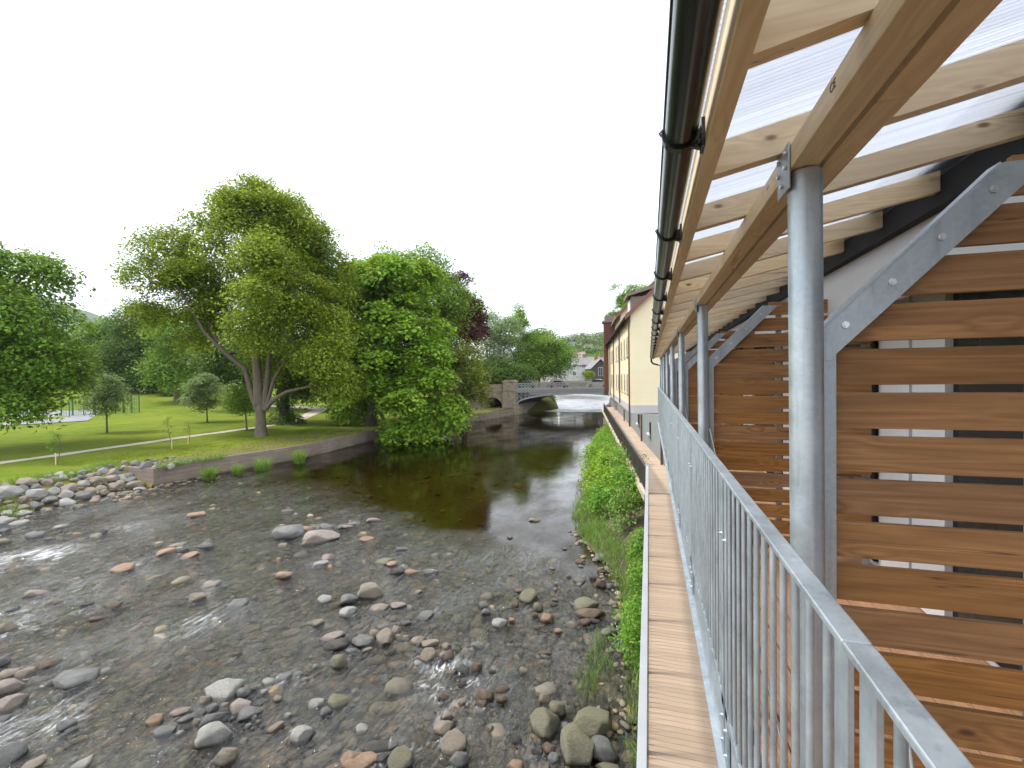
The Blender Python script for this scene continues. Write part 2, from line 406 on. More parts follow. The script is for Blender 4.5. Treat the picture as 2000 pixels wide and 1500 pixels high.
# water
def water_mat():
    t = NT('river_water'); v = t.coord('Object', (1,1,1), False)
    at = t.n('Attribute'); at.attribute_name = 'calm'; calm = at.outputs['Fac']
    af = t.n('Attribute'); af.attribute_name = 'foam'; foamw = af.outputs['Fac']
    def m_(sc, rot=0.0):
        m = t.n('Mapping'); t.t.links.new(v, m.inputs['Vector']); m.inputs['Scale'].default_value = sc; m.inputs['Rotation'].default_value = (0, 0, rot); return m.outputs[0]
    flow = math.radians(28)
    n1 = t.noise(m_((5.0, 1.5, 1), flow), 1.0, 3, .5, 1.5)
    n2 = t.noise(m_((13, 4.5, 1), flow+.25), 1.0, 2, .5, 1.5)
    n3 = t.noise(m_((2.0, 3.6, 1), .2), 1.0, 3, .6)
    h = t.math('ADD', t.math('MULTIPLY', n1, .75), t.math('MULTIPLY', n2, .35))
    h2 = t.math('ADD', t.math('MULTIPLY', n3, .5), t.math('MULTIPLY', t.noise(m_((9, 14, 1), .1), 1, 3), .22))
    b1 = t.n('Bump'); t.t.links.new(h, b1.inputs['Height']); b1.inputs['Distance'].default_value = .22
    t.t.links.new(t.math('MULTIPLY', t.mr(calm, 0, 1, 1.0, .0), t.mr(t.noise(m_((.7, .5, 1), .9), 1.0, 3), .35, .65, .45, 1.0)), b1.inputs['Strength'])
    b2 = t.n('Bump'); t.t.links.new(h2, b2.inputs['Height']); b2.inputs['Distance'].default_value = .02; t.t.links.new(b1.outputs[0], b2.inputs['Normal'])
    b2.inputs['Strength'].default_value = .28
    fr = t.n('Fresnel'); fr.inputs['IOR'].default_value = 1.33; t.t.links.new(b2.outputs[0], fr.inputs['Normal'])
    gl = t.n('BsdfGlossy'); ar = t.n('Attribute'); ar.attribute_name = 'riffle'; t.t.links.new(t.mr(ar.outputs['Fac'], 0, 1, .03, .42), gl.inputs['Roughness']); t.t.links.new(b2.outputs[0], gl.inputs['Normal'])
    tr = t.n('BsdfTransparent'); t.t.links.new(t.mix(calm, (.80, .78, .70), (.50, .44, .20)), tr.inputs['Color'])
    m1 = t.n('MixShader'); t.t.links.new(t.math('MINIMUM', t.math('ADD', t.math('MULTIPLY', fr.outputs[0], t.math('MULTIPLY', t.mr(calm, 0, 1, 2.3, 1.25), t.mr(t.noise(m_((.45, .3, 1), flow), 1.0, 4, .6), .35, .65, .55, 1.35))), t.mr(calm, 0, 1, .02, .0)), 1.0), m1.inputs[0])
    t.t.links.new(tr.outputs[0], m1.inputs[1]); t.t.links.new(gl.outputs[0], m1.inputs[2])
    # white water
    fo = t.noise(m_((7, 1.9, 1), flow), 1.0, 6, .75, 1.2); fo2 = t.noise(v, .35, 3)
    fm = t.math('MULTIPLY', foamw, t.mr(t.math('ADD', fo, t.math('MULTIPLY', fo2, .5)), .78, 1.0, 0, 1, True))
    df = t.n('BsdfDiffuse'); df.inputs['Color'].default_value = (.82, .84, .86, 1)
    m2 = t.n('MixShader'); t.t.links.new(t.math('MINIMUM', fm, .92), m2.inputs[0]); t.t.links.new(m1.outputs[0], m2.inputs[1]); t.t.links.new(df.outputs[0], m2.inputs[2])
    t.t.links.new(m2.outputs[0], t.out.inputs['Surface']); return t.m
ysw = np.concatenate([np.arange(1.5, 26, .11), np.arange(26, 45, .35), np.arange(45, 120, 1.5), np.arange(120, 336, 6)])
nxw = 230; V = []; calm = []; foam = []; riff = []
FOAM = [(40,1110,3.0,1.0),(110,1100,2.4,.9),(75,1215,2.2,1.0),(150,1200,1.6,.7),(180,1080,1.4,.6),(390,1010,1.3,.5),(20,1125,2.0,.9),(45,1300,1.2,.5),(90,1410,.9,.5),(870,1308,.5,1.0),(905,1325,.45,.9),(640,1060,.7,.5),(500,990,1.2,.4),(150,1160,1.6,.6),(860,1340,.4,.5),(390,1210,1.0,.4),(30,1380,1.0,.6),(230,1030,1.2,.5),(310,1130,.9,.35),(640,1000,.8,.4),(180,1290,.9,.4)]
FOAM = [(G(a, b, 0).x, G(a, b, 0).y, c, d) for a, b, c, d in FOAM]
for y in ysw:
    a = interp_line(LB, y)-1.2; b = interp_line(RB, y)+.7
    for k in range(nxw):
        x = a+(b-a)*k/(nxw-1); c = pool(x, y)
        if y > 45: c = 1
        z = (1-c)*(.035*noise.noise(Vector((x*.9+y*.3, y*.5, 0))) + .02*noise.noise(Vector((x*2.7+y, y*1.3, 7))))
        f = 0
        if y < 34:
            for fx, fy, r, s_ in FOAM:
                q = ((x-fx)**2+((y-fy)*1.2)**2)/(r*r)
                if q < 4: f = max(f, s_*math.exp(-q*1.2))
            z += .05*f*noise.noise(Vector((x*2, y*1.2, 3)))
        V.append((x, y, z)); calm.append(c if y < 88 else .3); foam.append(f); riff.append(sstep(86, 92, y))
F = [(i*nxw+j, i*nxw+j+1, (i+1)*nxw+j+1, (i+1)*nxw+j) for i in range(len(ysw)-1) for j in range(nxw-1)]
WATER = (V, F, calm, foam, riff)

# ------------------------------------------------------------------ stones
def stone_mat(name, a, b, c=None, moss=0):
    t = NT(name); v = t.coord('Object', (1,1,1)); n = t.noise(v, 1.6, 6, .65); n2 = t.noise(v, 9, 5, .7); n3 = t.noise(v, 40, 3, .7)
    col = t.mix(t.mr(n, .35, .65, 0, 1), a, b)
    col = t.mix(t.mr(n2, .45, .7, 0, .6), col, tuple(x*.6 for x in a))
    col = t.mix(t.mr(n3, .5, .7, 0, .5), col, tuple(min(1, x*1.35) for x in b))
    if c: col = t.mix(t.mr(n2, .25, .45, .8, 0), col, c)
    if moss:
        g = t.n('NewGeometry'); sx = t.n('SeparateXYZ'); t.t.links.new(g.outputs['Normal'], sx.inputs[0])
        col = t.mix(t.math('MULTIPLY', t.mr(sx.outputs[2], .3, .9, 0, 1), t.mr(n, .3, .6, 0, moss)), col, (.16, .16, .055))
    gp_ = t.n('NewGeometry'); sz = t.n('SeparateXYZ'); t.t.links.new(gp_.outputs['Position'], sz.inputs[0])
    wet = t.mr(t.math('ADD', sz.outputs[2], t.math('MULTIPLY', n2, -.06)), .0, .035, 1, 0, True)
    col = t.mix(t.math('MULTIPLY', wet, .6), col, tuple(x*.35 for x in a))
    t.set(Base_Color=col, Roughness=t.mr(wet, 0, 1, .8, .3), Normal=t.bump(t.math('ADD', n2, t.math('MULTIPLY', n3, .5)), .8, .07)); t.b.inputs['Specular IOR Level'].default_value = .25
    return t.m
SM = {
 'g': (stone_mat('stone_grey', (.155,.155,.148), (.23,.228,.215)), 'grey'),
 'p': (stone_mat('stone_pale', (.31,.30,.27), (.41,.40,.37)), 'pale'),
 't': (stone_mat('stone_tan', (.24,.20,.155), (.33,.28,.225)), 'tan'),
 'o': (stone_mat('stone_orange', (.32,.21,.14), (.40,.29,.21)), 'orange'),
 'k': (stone_mat('stone_pink', (.27,.225,.195), (.36,.31,.27)), 'pinkish'),
 'd': (stone_mat('stone_dark', (.075,.07,.065), (.13,.12,.11)), 'dark'),
 'b': (stone_mat('stone_brown', (.14,.10,.075), (.22,.165,.12)), 'brown'),
 'v': (stone_mat('stone_olive', (.19,.18,.125), (.27,.255,.19), None, .4), 'olive'),
}
def stone_mesh(i, sub, rough=.28, flat=.12):
    bm = bmesh.new(); bmesh.ops.create_icosphere(bm, subdivisions=sub, radius=1)
    r_ = random.Random(100+i); off = Vector((r_.uniform(0, 90), r_.uniform(0, 90), r_.uniform(0, 90)))
    planes = [(Vector((r_.gauss(0,1), r_.gauss(0,1), r_.gauss(0,.7))).normalized(), r_.uniform(.55, .86)) for _ in range(9)]
    for v in bm.verts:
        p = v.co.copy(); k = 1 + rough*noise.noise(p*.9+off) + rough*.35*noise.noise(p*2.3+off) + .05*noise.noise(p*6+off)
        q = p*k
        for n_, d_ in planes:
            e = q.dot(n_) - d_
            if e > 0: q -= n_*e*.88
        v.co = q
    me = bpy.data.meshes.new('stone'); bm.to_mesh(me); bm.free(); shade(me); me.materials.append(SM['g'][0]); return me
SHAPES = [stone_mesh(i, 4) for i in range(10)]
stone_n = [0]
def stone(name, loc, dims, rot, key, label, group=None):
    me = SHAPES[stone_n[0] % len(SHAPES)]; stone_n[0] += 1
    o = bpy.data.objects.new(name, me); COL.objects.link(o)
    o.location = loc; o.scale = dims; o.rotation_euler = rot
    o.material_slots[0].link = 'OBJECT'; o.material_slots[0].material = SM[key][0]
    return setp(o, label, 'stone', group)
# (cx, cy, w, h, colour) in units of 1/2.5 px, first list from (0,900), second from (600,900)
RA = """820 440 90 40 o|870 410 70 30 t|890 440 60 35 d|940 455 80 35 o|1005 412 70 45 g|615 520 100 50 o|955 262 95 35 o|180 645 95 40 k|300 318 60 22 p|170 362 80 40 g|20 395 60 40 t|15 340 50 25 g|25 295 60 35 p|110 300 80 18 p|240 380 50 15 g|500 350 50 35 d|1405 345 165 88 g|1565 370 175 80 k|1500 328 80 30 o|1590 320 70 30 g|1670 322 40 25 g|1720 308 50 25 g|960 665 80 50 t|1170 690 110 50 g|1240 670 35 40 g|1040 605 90 26 k|1385 555 90 45 o|1565 500 75 30 p|1605 470 65 45 k|1585 675 75 45 p|1710 672 90 55 g|1700 735 90 60 p|1550 790 65 40 t|1640 850 120 40 k|1640 890 120 70 d|1730 870 60 60 d|1655 980 90 85 v|1545 1005 35 30 p|1390 1053 80 45 g|1315 1076 75 35 p|1465 1040 45 30 g|1480 1068 50 25 k|1290 1130 35 30 p|1320 1108 30 20 p|1355 1160 50 40 t|1105 1115 160 100 p|1190 1130 75 60 g|1240 1112 50 30 g|1005 1165 60 50 t|1175 1200 110 80 k|1225 1225 105 65 g|1097 1192 45 28 k|1035 1210 60 50 g|980 1230 60 50 g|870 1222 105 45 t|765 1262 75 55 o|905 1258 90 35 g|1050 1255 140 45 g|965 1268 45 75 t|800 1318 115 48 g|1055 1330 150 120 p|880 1330 40 30 p|1210 1295 32 28 p|1245 1250 28 24 p|1260 1275 30 30 t|1280 1300 22 18 g|1235 1308 25 20 g|1140 1258 35 25 g|1550 1180 80 55 p|1650 1175 105 75 v|1598 1222 60 50 g|1475 1335 115 100 p|1340 1300 90 40 t|1195 1362 35 25 p|1100 1435 110 110 t|1715 1465 95 95 o|370 1055 200 85 g|245 990 95 45 b|130 1030 85 55 t|40 1040 90 55 t|45 1100 125 85 k|45 1185 130 100 k|320 1290 90 60 g|65 1420 145 120 g|150 1480 110 60 t|400 1480 110 50 p|15 980 60 60 g|30 820 80 60 t|1410 1240 40 30 p|850 1295 40 25 g|925 1300 50 22 d|1165 1240 60 25 d|1020 1290 40 20 d|20 1260 60 45 g|270 690 60 28 b|560 700 70 30 b|470 770 80 30 b|420 700 60 25 d|60 720 60 25 g|1160 940 50 20 b"""
RBt = """1 330 290 75 25 k|235 305 60 25 g|195 322 60 22 t|300 382 80 16 o|440 535 80 45 d|380 490 90 36 v|410 500 60 28 o|460 430 60 22 g|610 540 80 25 g|510 545 80 18 o|320 637 120 98 t|350 717 100 48 t|440 703 90 40 k|585 745 90 45 g|265 868 120 65 g|390 860 90 80 t|330 843 65 50 t|370 810 60 30 g|437 825 50 50 k|215 925 60 30 g|300 920 60 22 t|540 875 80 50 t|597 888 100 45 t|600 945 80 78 t|685 950 65 60 b|680 905 50 35 t|540 985 50 28 p|755 1010 80 55 g|830 1000 60 75 b|860 705 50 40 g|877 738 45 35 g|940 790 85 55 p|998 778 35 28 o|1090 655 95 75 v|1030 628 60 28 b|1020 700 35 35 b|1127 713 55 50 v|1115 755 30 20 d|1175 760 70 48 o|1205 700 45 20 d|1213 680 30 20 g|1125 812 45 22 b|1215 600 22 24 t|1212 628 20 22 t|1195 525 35 18 g|1163 535 25 12 g|990 373 35 18 b|1110 290 60 14 t|1335 490 55 30 b|1337 515 30 18 g|1445 470 80 42 g|1505 470 50 28 g|1435 540 45 22 d|1280 567 25 20 d|1325 580 65 36 g|1330 603 35 20 t|1400 570 55 30 d|1435 600 60 48 b|1480 610 40 36 g|1465 525 40 22 t|1365 692 125 66 v|1370 745 160 42 b|1355 785 60 36 b|1295 795 55 26 t|1400 778 60 26 d|1505 795 30 28 d|1490 830 50 32 d|835 900 70 32 g|985 878 50 26 d|988 900 40 18 t|1165 938 70 22 b|1165 958 60 18 g|980 1055 30 16 g|960 1110 80 32 b|870 1137 85 68 b|855 1185 55 35 b|950 1160 60 40 b|1285 1080 25 16 g|755 1180 40 32 t|265 1308 70 44 p|690 1245 55 45 k|665 1300 110 78 t|630 1352 50 28 d|735 1365 142 110 t|740 1450 95 95 g|895 1305 35 40 t|1020 1355 65 34 d|345 1350 30 36 t|380 1358 20 20 p|335 1400 150 58 d|420 1390 60 45 g|370 1450 75 52 d|260 1465 180 90 o|475 1450 130 125 v|1015 1480 80 55 o|1165 1275 145 185 v|1220 1205 92 105 v|1160 1165 62 52 t|1400 1265 208 150 v|1315 1390 195 210 v|1455 1410 140 120 g|1265 1300 62 60 g|1450 1208 60 60 d|1210 1450 60 60 g|1460 1488 120 50 v|1130 1415 60 36 d|1180 1400 70 50 b|660 1150 60 40 b|560 1080 60 26 k|1055 1025 45 36 t|1230 830 40 30 o|700 1030 60 28 t|480 790 60 24 g|540 640 60 20 t|1540 1220 30 24 g|1590 1260 34 26 t|1300 700 40 22 g|905 1030 40 16 d|760 1090 50 22 d|1140 1070 50 24 v|1260 430 26 14 g|940 575 26 12 p|985 555 30 14 g"""
REG = lambda px, py: ('near the left edge of the photo' if px < 160 else 'in the rapids left of midstream' if px < 480 and py < 1280 else
    'in the cluster of stones low at left' if px < 560 else 'upstream where the calm pool ends' if py < 1100 and px < 900 else
    'in the chain of stones across midstream' if px < 980 and py < 1330 else 'low in midstream' if px < 980 else
    'in the shallows beside the reeds' if py < 1340 else 'in the boulder heap below the walkway')
rocks = []
for s_, ox in ((RA, 0), (RBt[2:], 600)):
    for it in s_.split('|'):
        cx, cy, ww, hh, key = it.split(); rocks.append((ox+float(cx)/2.5, 900+float(cy)/2.5, float(ww)/2.5, float(hh)/2.5, key))
def put_rock(px, py, wp, hp, key, sunk=.15):
    wp *= .95; hp *= .95; p = G(px, py+hp*.18, 0); d = depth(p); a = wp/900*d/2/.86; hh = hp/900*d/2
    phi = math.atan2(CAMZ, math.hypot(p.x, p.y)); b = a*.82
    c2 = (hh/.86)**2 - (b*math.sin(phi))**2
    if c2 < (.34*a*math.cos(phi))**2:
        c = .34*a; b = max(.5*a, math.sqrt(max((hh/.86)**2-(c*math.cos(phi))**2, 0))/math.sin(phi)); b = min(b, a)
    else: c = min(math.sqrt(c2)/math.cos(phi), a*1.0)
    az = math.atan2(p.y, p.x) - math.pi/2
    return p + Vector((0, 0, c*sunk)), (a, b, c), az
from collections import Counter
lab = []
for px, py, wp, hp, key in rocks:
    sz = 'boulder' if wp > 62 else 'large stone' if wp > 40 else 'stone' if wp > 26 else 'small stone'
    lab.append(f"{SM[key][1]} {sz} {REG(px, py)}")
cnt = Counter(lab)
ORD = ['upper left', 'lower right', 'middle']
for (px, py, wp, hp, key), l in zip(rocks, lab):
    p, dm, az = put_rock(px, py, wp, hp, key)
    nm = 'boulder' if wp > 62 else 'river_stone'
    o = stone(nm, p, dm, (rnd.uniform(-.2,.2), rnd.uniform(-.2,.2), az+rnd.uniform(-.3,.3)), key, l, l if cnt[l] > 1 else None)
# broken water wrapping the stones in the rapids
V, F, calm, foam, riff = WATER
WV = np.array(V); foam = np.array(foam); sub_ = np.where(WV[:, 1] < 30)[0]; wx, wy = WV[sub_, 0], WV[sub_, 1]; fl = np.zeros(len(sub_)); wz = np.zeros(len(sub_))
fd = np.array([-.47, -.88])                                  # flow direction
for px, py, wp, hp, key in rocks:
    p = G(px, py, 0); a_ = wp/900*depth(p)/2*.9; st_ = .75 if px < 420 else .38 if px < 950 else .12
    if (py > 1390 and px > 950) or (py > 1330 and 280 < px < 560): st_ = .06
    dx, dy = wx-p.x, wy-p.y; al = dx*fd[0]+dy*fd[1]; ac = -dx*fd[1]+dy*fd[0]; rr = np.hypot(dx, dy)
    ring = np.exp(-((rr-a_*1.08)/(.10+.10*a_))**2); wake = np.exp(-((np.abs(ac)-a_*.9-.12*np.clip(al, 0, 9))/.10)**2)*(al > 0)*np.exp(-np.clip(al, 0, 99)/(a_*2.6+.2))
    fl = np.maximum(fl, st_*(ring*.85+wake*.8)); wz += st_*(.035*ring + .045*wake - .03*np.exp(-(ac/a_)**2)*(al > 0)*np.exp(-al.clip(0)/(a_*2)))
foam[sub_] = np.maximum(foam[sub_], fl); WV[sub_, 2] += np.clip(wz*.45, -.02, .03); V = WV
me = npmesh('river_water', V, F, True)
for nm, arr in (('calm', calm), ('foam', foam), ('riffle', riff)):
    a = me.attributes.new(nm, 'FLOAT', 'POINT'); a.data.foreach_set('value', np.array(arr, dtype=np.float32))
setp(link('river_water', me, water_mat()), kind='structure')

# rip-rap slope at the left
nrr = 0; tries = 0; placed = []
while nrr < 110 and tries < 12000:
    tries += 1
    y = rnd.uniform(13.4, 23.4); o_ = rnd.uniform(-.5, 3.9); x = interp_line(LB, y)-o_
    s_ = rnd.choice([.28, .34, .40, .48, .58]) * (1.0 if o_ > .5 else .8)
    if any((x-a)**2+(y-b)**2 < (.66*(s_+c))**2 for a, b, c in placed): continue
    placed.append((x, y, s_)); z = bankh(x, y) + s_*.25
    key = rnd.choice('ggptttkppg'); nrr += 1
    row = 'at the water edge' if o_ < 1.1 else 'half way up' if o_ < 2.5 else 'along the top'
    l = f"{SM[key][1]} angular rock {row} of the stone bank by the lawn"
    stone('bank_rock', (x, y, z), (s_*rnd.uniform(.85,1.25), s_*rnd.uniform(.7,1), s_*rnd.uniform(.5,.75)), (rnd.uniform(-.3,.3), rnd.uniform(-.3,.3), rnd.uniform(0,6.3)), key, l, l)
# countless cobbles of the bed
def pebble_field(n, fn, name, mat, sub=2):
    bm = bmesh.new(); bmesh.ops.create_icosphere(bm, subdivisions=sub, radius=1)
    base = np.array([v.co[:] for v in bm.verts]); fc = np.array([[v.index for v in f.verts] for f in bm.faces]); bm.free()
    Vs = []; Fs = []; k = 0
    while k < n:
        q = fn()
        if q is None: continue
        (x, y, z), s_ = q
        nz = 1 + .22*np.sin(base@rng.normal(0, 2.2, 3) + rng.uniform(0, 6)) + .12*np.sin(base@rng.normal(0, 4, 3)+rng.uniform(0, 6))
        b = base*nz[:, None]*np.array([s_*rng.uniform(.8, 1.3), s_*rng.uniform(.6, .95), s_*rng.uniform(.35, .6)])
        a = rng.uniform(0, 6.3); ca, sa = math.cos(a), math.sin(a)
        b = b@np.array([[ca, sa, 0], [-sa, ca, 0], [0, 0, 1]]) + np.array([x, y, z])
        Vs.append(b); Fs.append(fc + k*len(base)); k += 1
    return link(name, npmesh(name, np.concatenate(Vs), np.concatenate(Fs), True), mat)
def pebble_mat():
    t = NT('cobbles'); v = t.coord('Object', (1,1,1), False); r = t.geo(); n = t.noise(v, 6, 5, .7)
    c = t.ramp(r, [(0, (.06,.055,.045)), (.2, (.14,.13,.11)), (.42, (.22,.20,.165)), (.6, (.30,.24,.15)), (.75, (.17,.16,.14)), (.88, (.34,.22,.12)), (.95, (.38,.36,.31)), (1, (.10,.08,.06))])
    c = t.mix(t.mr(n, .35, .7, 0, .6), c, (.09, .08, .05))
    t.set(Base_Color=c, Roughness=.8, Normal=t.bump(n, .4, .03)); t.b.inputs['Specular IOR Level'].default_value = .15; return t.m
M['pebble'] = pebble_mat()
def f_bed():
    y = 4 + 34*rng.random()**1.6; x = rng.uniform(interp_line(LB, y)-.3, interp_line(RB, y)+.3)
    c = pool(x, y)
    if rng.random() < c*.75: return None
    s_ = float(np.clip(rng.lognormal(-2.15, .5), .04, .33)); 
    top = bed(x, y) + s_*.25
    return (x, y, min(top, -.04 - s_*.42 if rng.random() < .90 else .0)), s_
setp(pebble_field(4200, f_bed, 'cobble_bed', M['pebble']), 'submerged cobbles and gravel covering the river bed', 'cobbles', kind='stuff')
def f_edge():
    y = rng.uniform(13.5, 26); x = interp_line(LB, y) + rng.normal(-.4, .8) if rng.random() < .75 else interp_line(LB, y)-rng.uniform(0, 4)
    s_ = float(np.clip(rng.lognormal(-2.3, .45), .04, .22)); d_ = interp_line(LB, y)-x
    return (x, y, (bankh(x, y) if d_ > 0 else -.05)+s_*.2), s_
setp(pebble_field(900, f_edge, 'bank_cobbles', M['pebble']), 'small loose cobbles between the big rocks of the stone bank', 'cobbles', kind='stuff')
def f_redge():
    y = rng.uniform(9, 21); x = interp_line(RB, y) + rng.normal(-.1, .35)
    s_ = float(np.clip(rng.lognormal(-2.7, .5), .03, .16)); return (x, y, .0), s_
setp(pebble_field(180, f_redge, 'shore_cobbles', M['pebble']), 'small wet stones along the muddy edge under the walkway', 'cobbles', kind='stuff')
exec_marker = 0

# ------------------------------------------------------------------ embankment walls
def wall_mat():
    t = NT('board_marked_concrete'); v = t.coord('Object', (1,1,1), False)
    sx = t.n('SeparateXYZ'); t.t.links.new(v, sx.inputs[0])
    zl = t.math('PINGPONG', t.math('MULTIPLY', sx.outputs[2], 1/.30), .5)
    ln = t.mr(zl, 0, .07, 1, 0, True); n = t.noise(v, .7, 6, .7); mp = t.n('Mapping'); t.t.links.new(v, mp.inputs['Vector']); mp.inputs['Scale'].default_value = (.5, .5, 9)
    n2 = t.noise(mp.outputs[0], 1.0, 5, .7)
    c = t.mix(t.mr(n, .3, .7, 0, 1), (.20, .15, .12), (.31, .255, .21)); c = t.mix(t.mr(n2, .4, .7, 0, .6), c, (.15, .115, .09))
    c = t.mix(t.math('MULTIPLY', ln, .6), c, (.10, .08, .06))
    c = t.mix(t.mr(t.math('ADD', sx.outputs[2], t.math('MULTIPLY', n, .3)), .12, .38, .75, 0, True), c, (.07, .065, .035))
    t.set(Base_Color=c, Roughness=.9, Normal=t.bump(t.math('ADD', n2, t.math('MULTIPLY', ln, -.8)), .5, .03)); return t.m
def masonry(name, a, b, mort, sx_=(2.2, 2.2, 4.2), rot=None):
    t = NT(name); v = t.coord('Object', sx_, False)
    vo = t.voro(v, 1.0, 'F1', .8); ve = t.voro(v, 1.0, 'DISTANCE_TO_EDGE', .8); n = t.noise(v, 3, 5, .7)
    s1 = t.n('SeparateColor'); t.t.links.new(vo.outputs['Color'], s1.inputs[0])
    c = t.mix(s1.outputs[0], a, b); c = t.mix(t.mr(n, .4, .7, 0, .5), c, tuple(q*.55 for q in a))
    c = t.mix(t.mr(ve.outputs['Distance'], 0, .07, 1, 0), c, mort)
    t.set(Base_Color=c, Roughness=.9, Normal=t.bump(t.mr(ve.outputs['Distance'], 0, .12, 0, 1), .6, .04)); return t.m
M['wall'] = wall_mat(); M['stonewall'] = masonry('rubble_stone', (.24,.20,.15), (.33,.28,.22), (.12,.10,.08))
M['sandstone'] = masonry('sandstone_blocks', (.34,.28,.21), (.45,.38,.30), (.18,.15,.12), (1.1, 1.1, 2.6))
M['coping'] = simple('coping_stone', (.30,.26,.21), .9, 0, .2, 2, .4, 8, .03)
def along(y0, y1, st=1.0):
    ys = list(np.arange(y0, y1, st)) + [y1]; return [Vector((interp_line(LB, y), y, 0)) for y in ys]
def bankwall(name, y0, y1, top, mat, th=.32, lip=.0, cope=None):
    L = along(y0, y1); V = []; 
    for i, p in enumerate(L):
        t_ = (L[min(i+1, len(L)-1)]-L[max(i-1, 0)]).normalized(); n = Vector((t_.y, -t_.x, 0))
        a = p + n*.06; b = p - n*th
        V += [(a.x, a.y, -.8), (a.x, a.y, top), (b.x, b.y, top), (b.x, b.y, -.8)]
    F = []
    for i in range(len(L)-1):
        for k in range(3): F.append((i*4+k+4, i*4+k+5, i*4+k+1, i*4+k))
    F += [(0,1,2,3), tuple(len(V)-4+k for k in (3,2,1,0))]
    return V, F
yT = LB[13-0].y if False else G(745, 856).y
V, F = bankwall('w', WALL_Y0, yT, 1.2, None)
t_ = empty('river_wall', LB[8], 'long low brown concrete river wall below the lawn and big tree', 'wall')
me = bpy.data.meshes.new('wall_face'); me.from_pydata(V, [], F); link('wall_face', me, M['wall'], t_)
mb = MB(); mb.box(LB[8].x-4.3, LB[8].x+.05, LB[8].y-.36, LB[8].y-.01, -.8, 1.19); mb.build('wall_return', M['wall'], t_)
V, F = bankwall('w', yT+.02, 82, 1.15, None, .4)
t_ = empty('river_wall', LB[12], 'rubble stone river wall beyond the drooping tree, up to the bridge', 'wall')
me = bpy.data.meshes.new('wall_face'); me.from_pydata(V, [], F); link('wall_face', me, M['stonewall'], t_)

# ------------------------------------------------------------------ paths and court in the park
def ribbon(name, pts, wd, mat, lift=.03, sub=14):
    P = []
    for i in range(len(pts)-1):
        for k in range(sub): P.append(pts[i].lerp(pts[i+1], k/sub))
    P.append(pts[-1]); V = []; m = 5
    for i, p in enumerate(P):
        t_ = (P[min(i+2, len(P)-1)]-P[max(i-2, 0)]); t_.z = 0; t_.normalize(); n = Vector((t_.y, -t_.x, 0))
        ww = wd[0]+(wd[1]-wd[0])*i/(len(P)-1)
        for j in range(m):
            q = p + n*ww*(j/(m-1)-.5)*(1+.04*noise.noise(p*.8)); V.append((q.x, q.y, bankh(q.x, q.y)+lift))
    F = [(i*m+j, i*m+j+1, (i+1)*m+j+1, (i+1)*m+j) for i in range(len(P)-1) for j in range(m-1)]
    return setp(link(name, npmesh(name, V, F, True), mat), kind='structure')
pp = [gp(-260, 950), gp(0, 905), gp(120, 889), gp(230, 873), gp(340, 857), gp(430, 845), gp(520, 833), gp(575, 822)]
ribbon('path', pp, (1.25, 1.25), M['path'])
ribbon('path', [gp(556, 830), gp(600, 812), gp(628, 800), gp(690, 800), gp(780, 800)], (1.6, 3.5), M['path'], .045)
ribbon('path', [gp(628, 800), gp(600, 797), gp(560, 795), gp(500, 792)], (3.5, 2.4), M['path'], .06)
a, b, c_, d_ = gp(-300, 852), gp(170, 822), gp(200, 800), gp(-150, 803)
V = []; NQ = 24
for i in range(NQ+1):
    for j in range(NQ+1):
        p = a.lerp(b, i/NQ).lerp(d_.lerp(c_, i/NQ), j/NQ); V.append((p.x, p.y, bankh(p.x, p.y)+.05))
setp(link('court', npmesh('court', V, [(i*(NQ+1)+j, (i+1)*(NQ+1)+j, (i+1)*(NQ+1)+j+1, i*(NQ+1)+j+1) for i in range(NQ) for j in range(NQ)]), M['court']), kind='structure')

# ------------------------------------------------------------------ vegetation
LEAF = {
 'yg':  leaf_mat('leaf_yellow_green', (.080,.160,.016), (.28,.355,.032), .30),
 'mid': leaf_mat('leaf_mid_green', (0.102,0.198,0.025), (0.186,0.306,0.041), .28),
 'vivid': leaf_mat('leaf_vivid_green', (0.126,0.240,0.020), (0.228,0.372,0.035), .30),
 'dark': leaf_mat('leaf_dark_green', (0.054,0.114,0.020), (0.102,0.180,0.033), .3),
 'grey': leaf_mat('leaf_grey_green', (0.144,0.216,0.076), (0.240,0.324,0.133), .28),
 'copper': leaf_mat('leaf_copper', (0.050,0.022,0.020), (0.095,0.038,0.031), .25),
 'olive': leaf_mat('leaf_olive_green', (0.144,0.198,0.029), (0.240,0.282,0.043), .28),
 'bush': leaf_mat('leaf_bank_bush', (0.096,0.228,0.029), (0.192,0.372,0.051), .38),
 'reed': leaf_mat('reed_blades', (0.108,0.204,0.036), (0.204,0.324,0.071), .32),
}
M['bark'] = bark_mat('bark_grey_brown', (.11,.085,.062), (.21,.17,.13)); M['barkd'] = bark_mat('bark_dark', (.05,.04,.03), (.09,.07,.05))

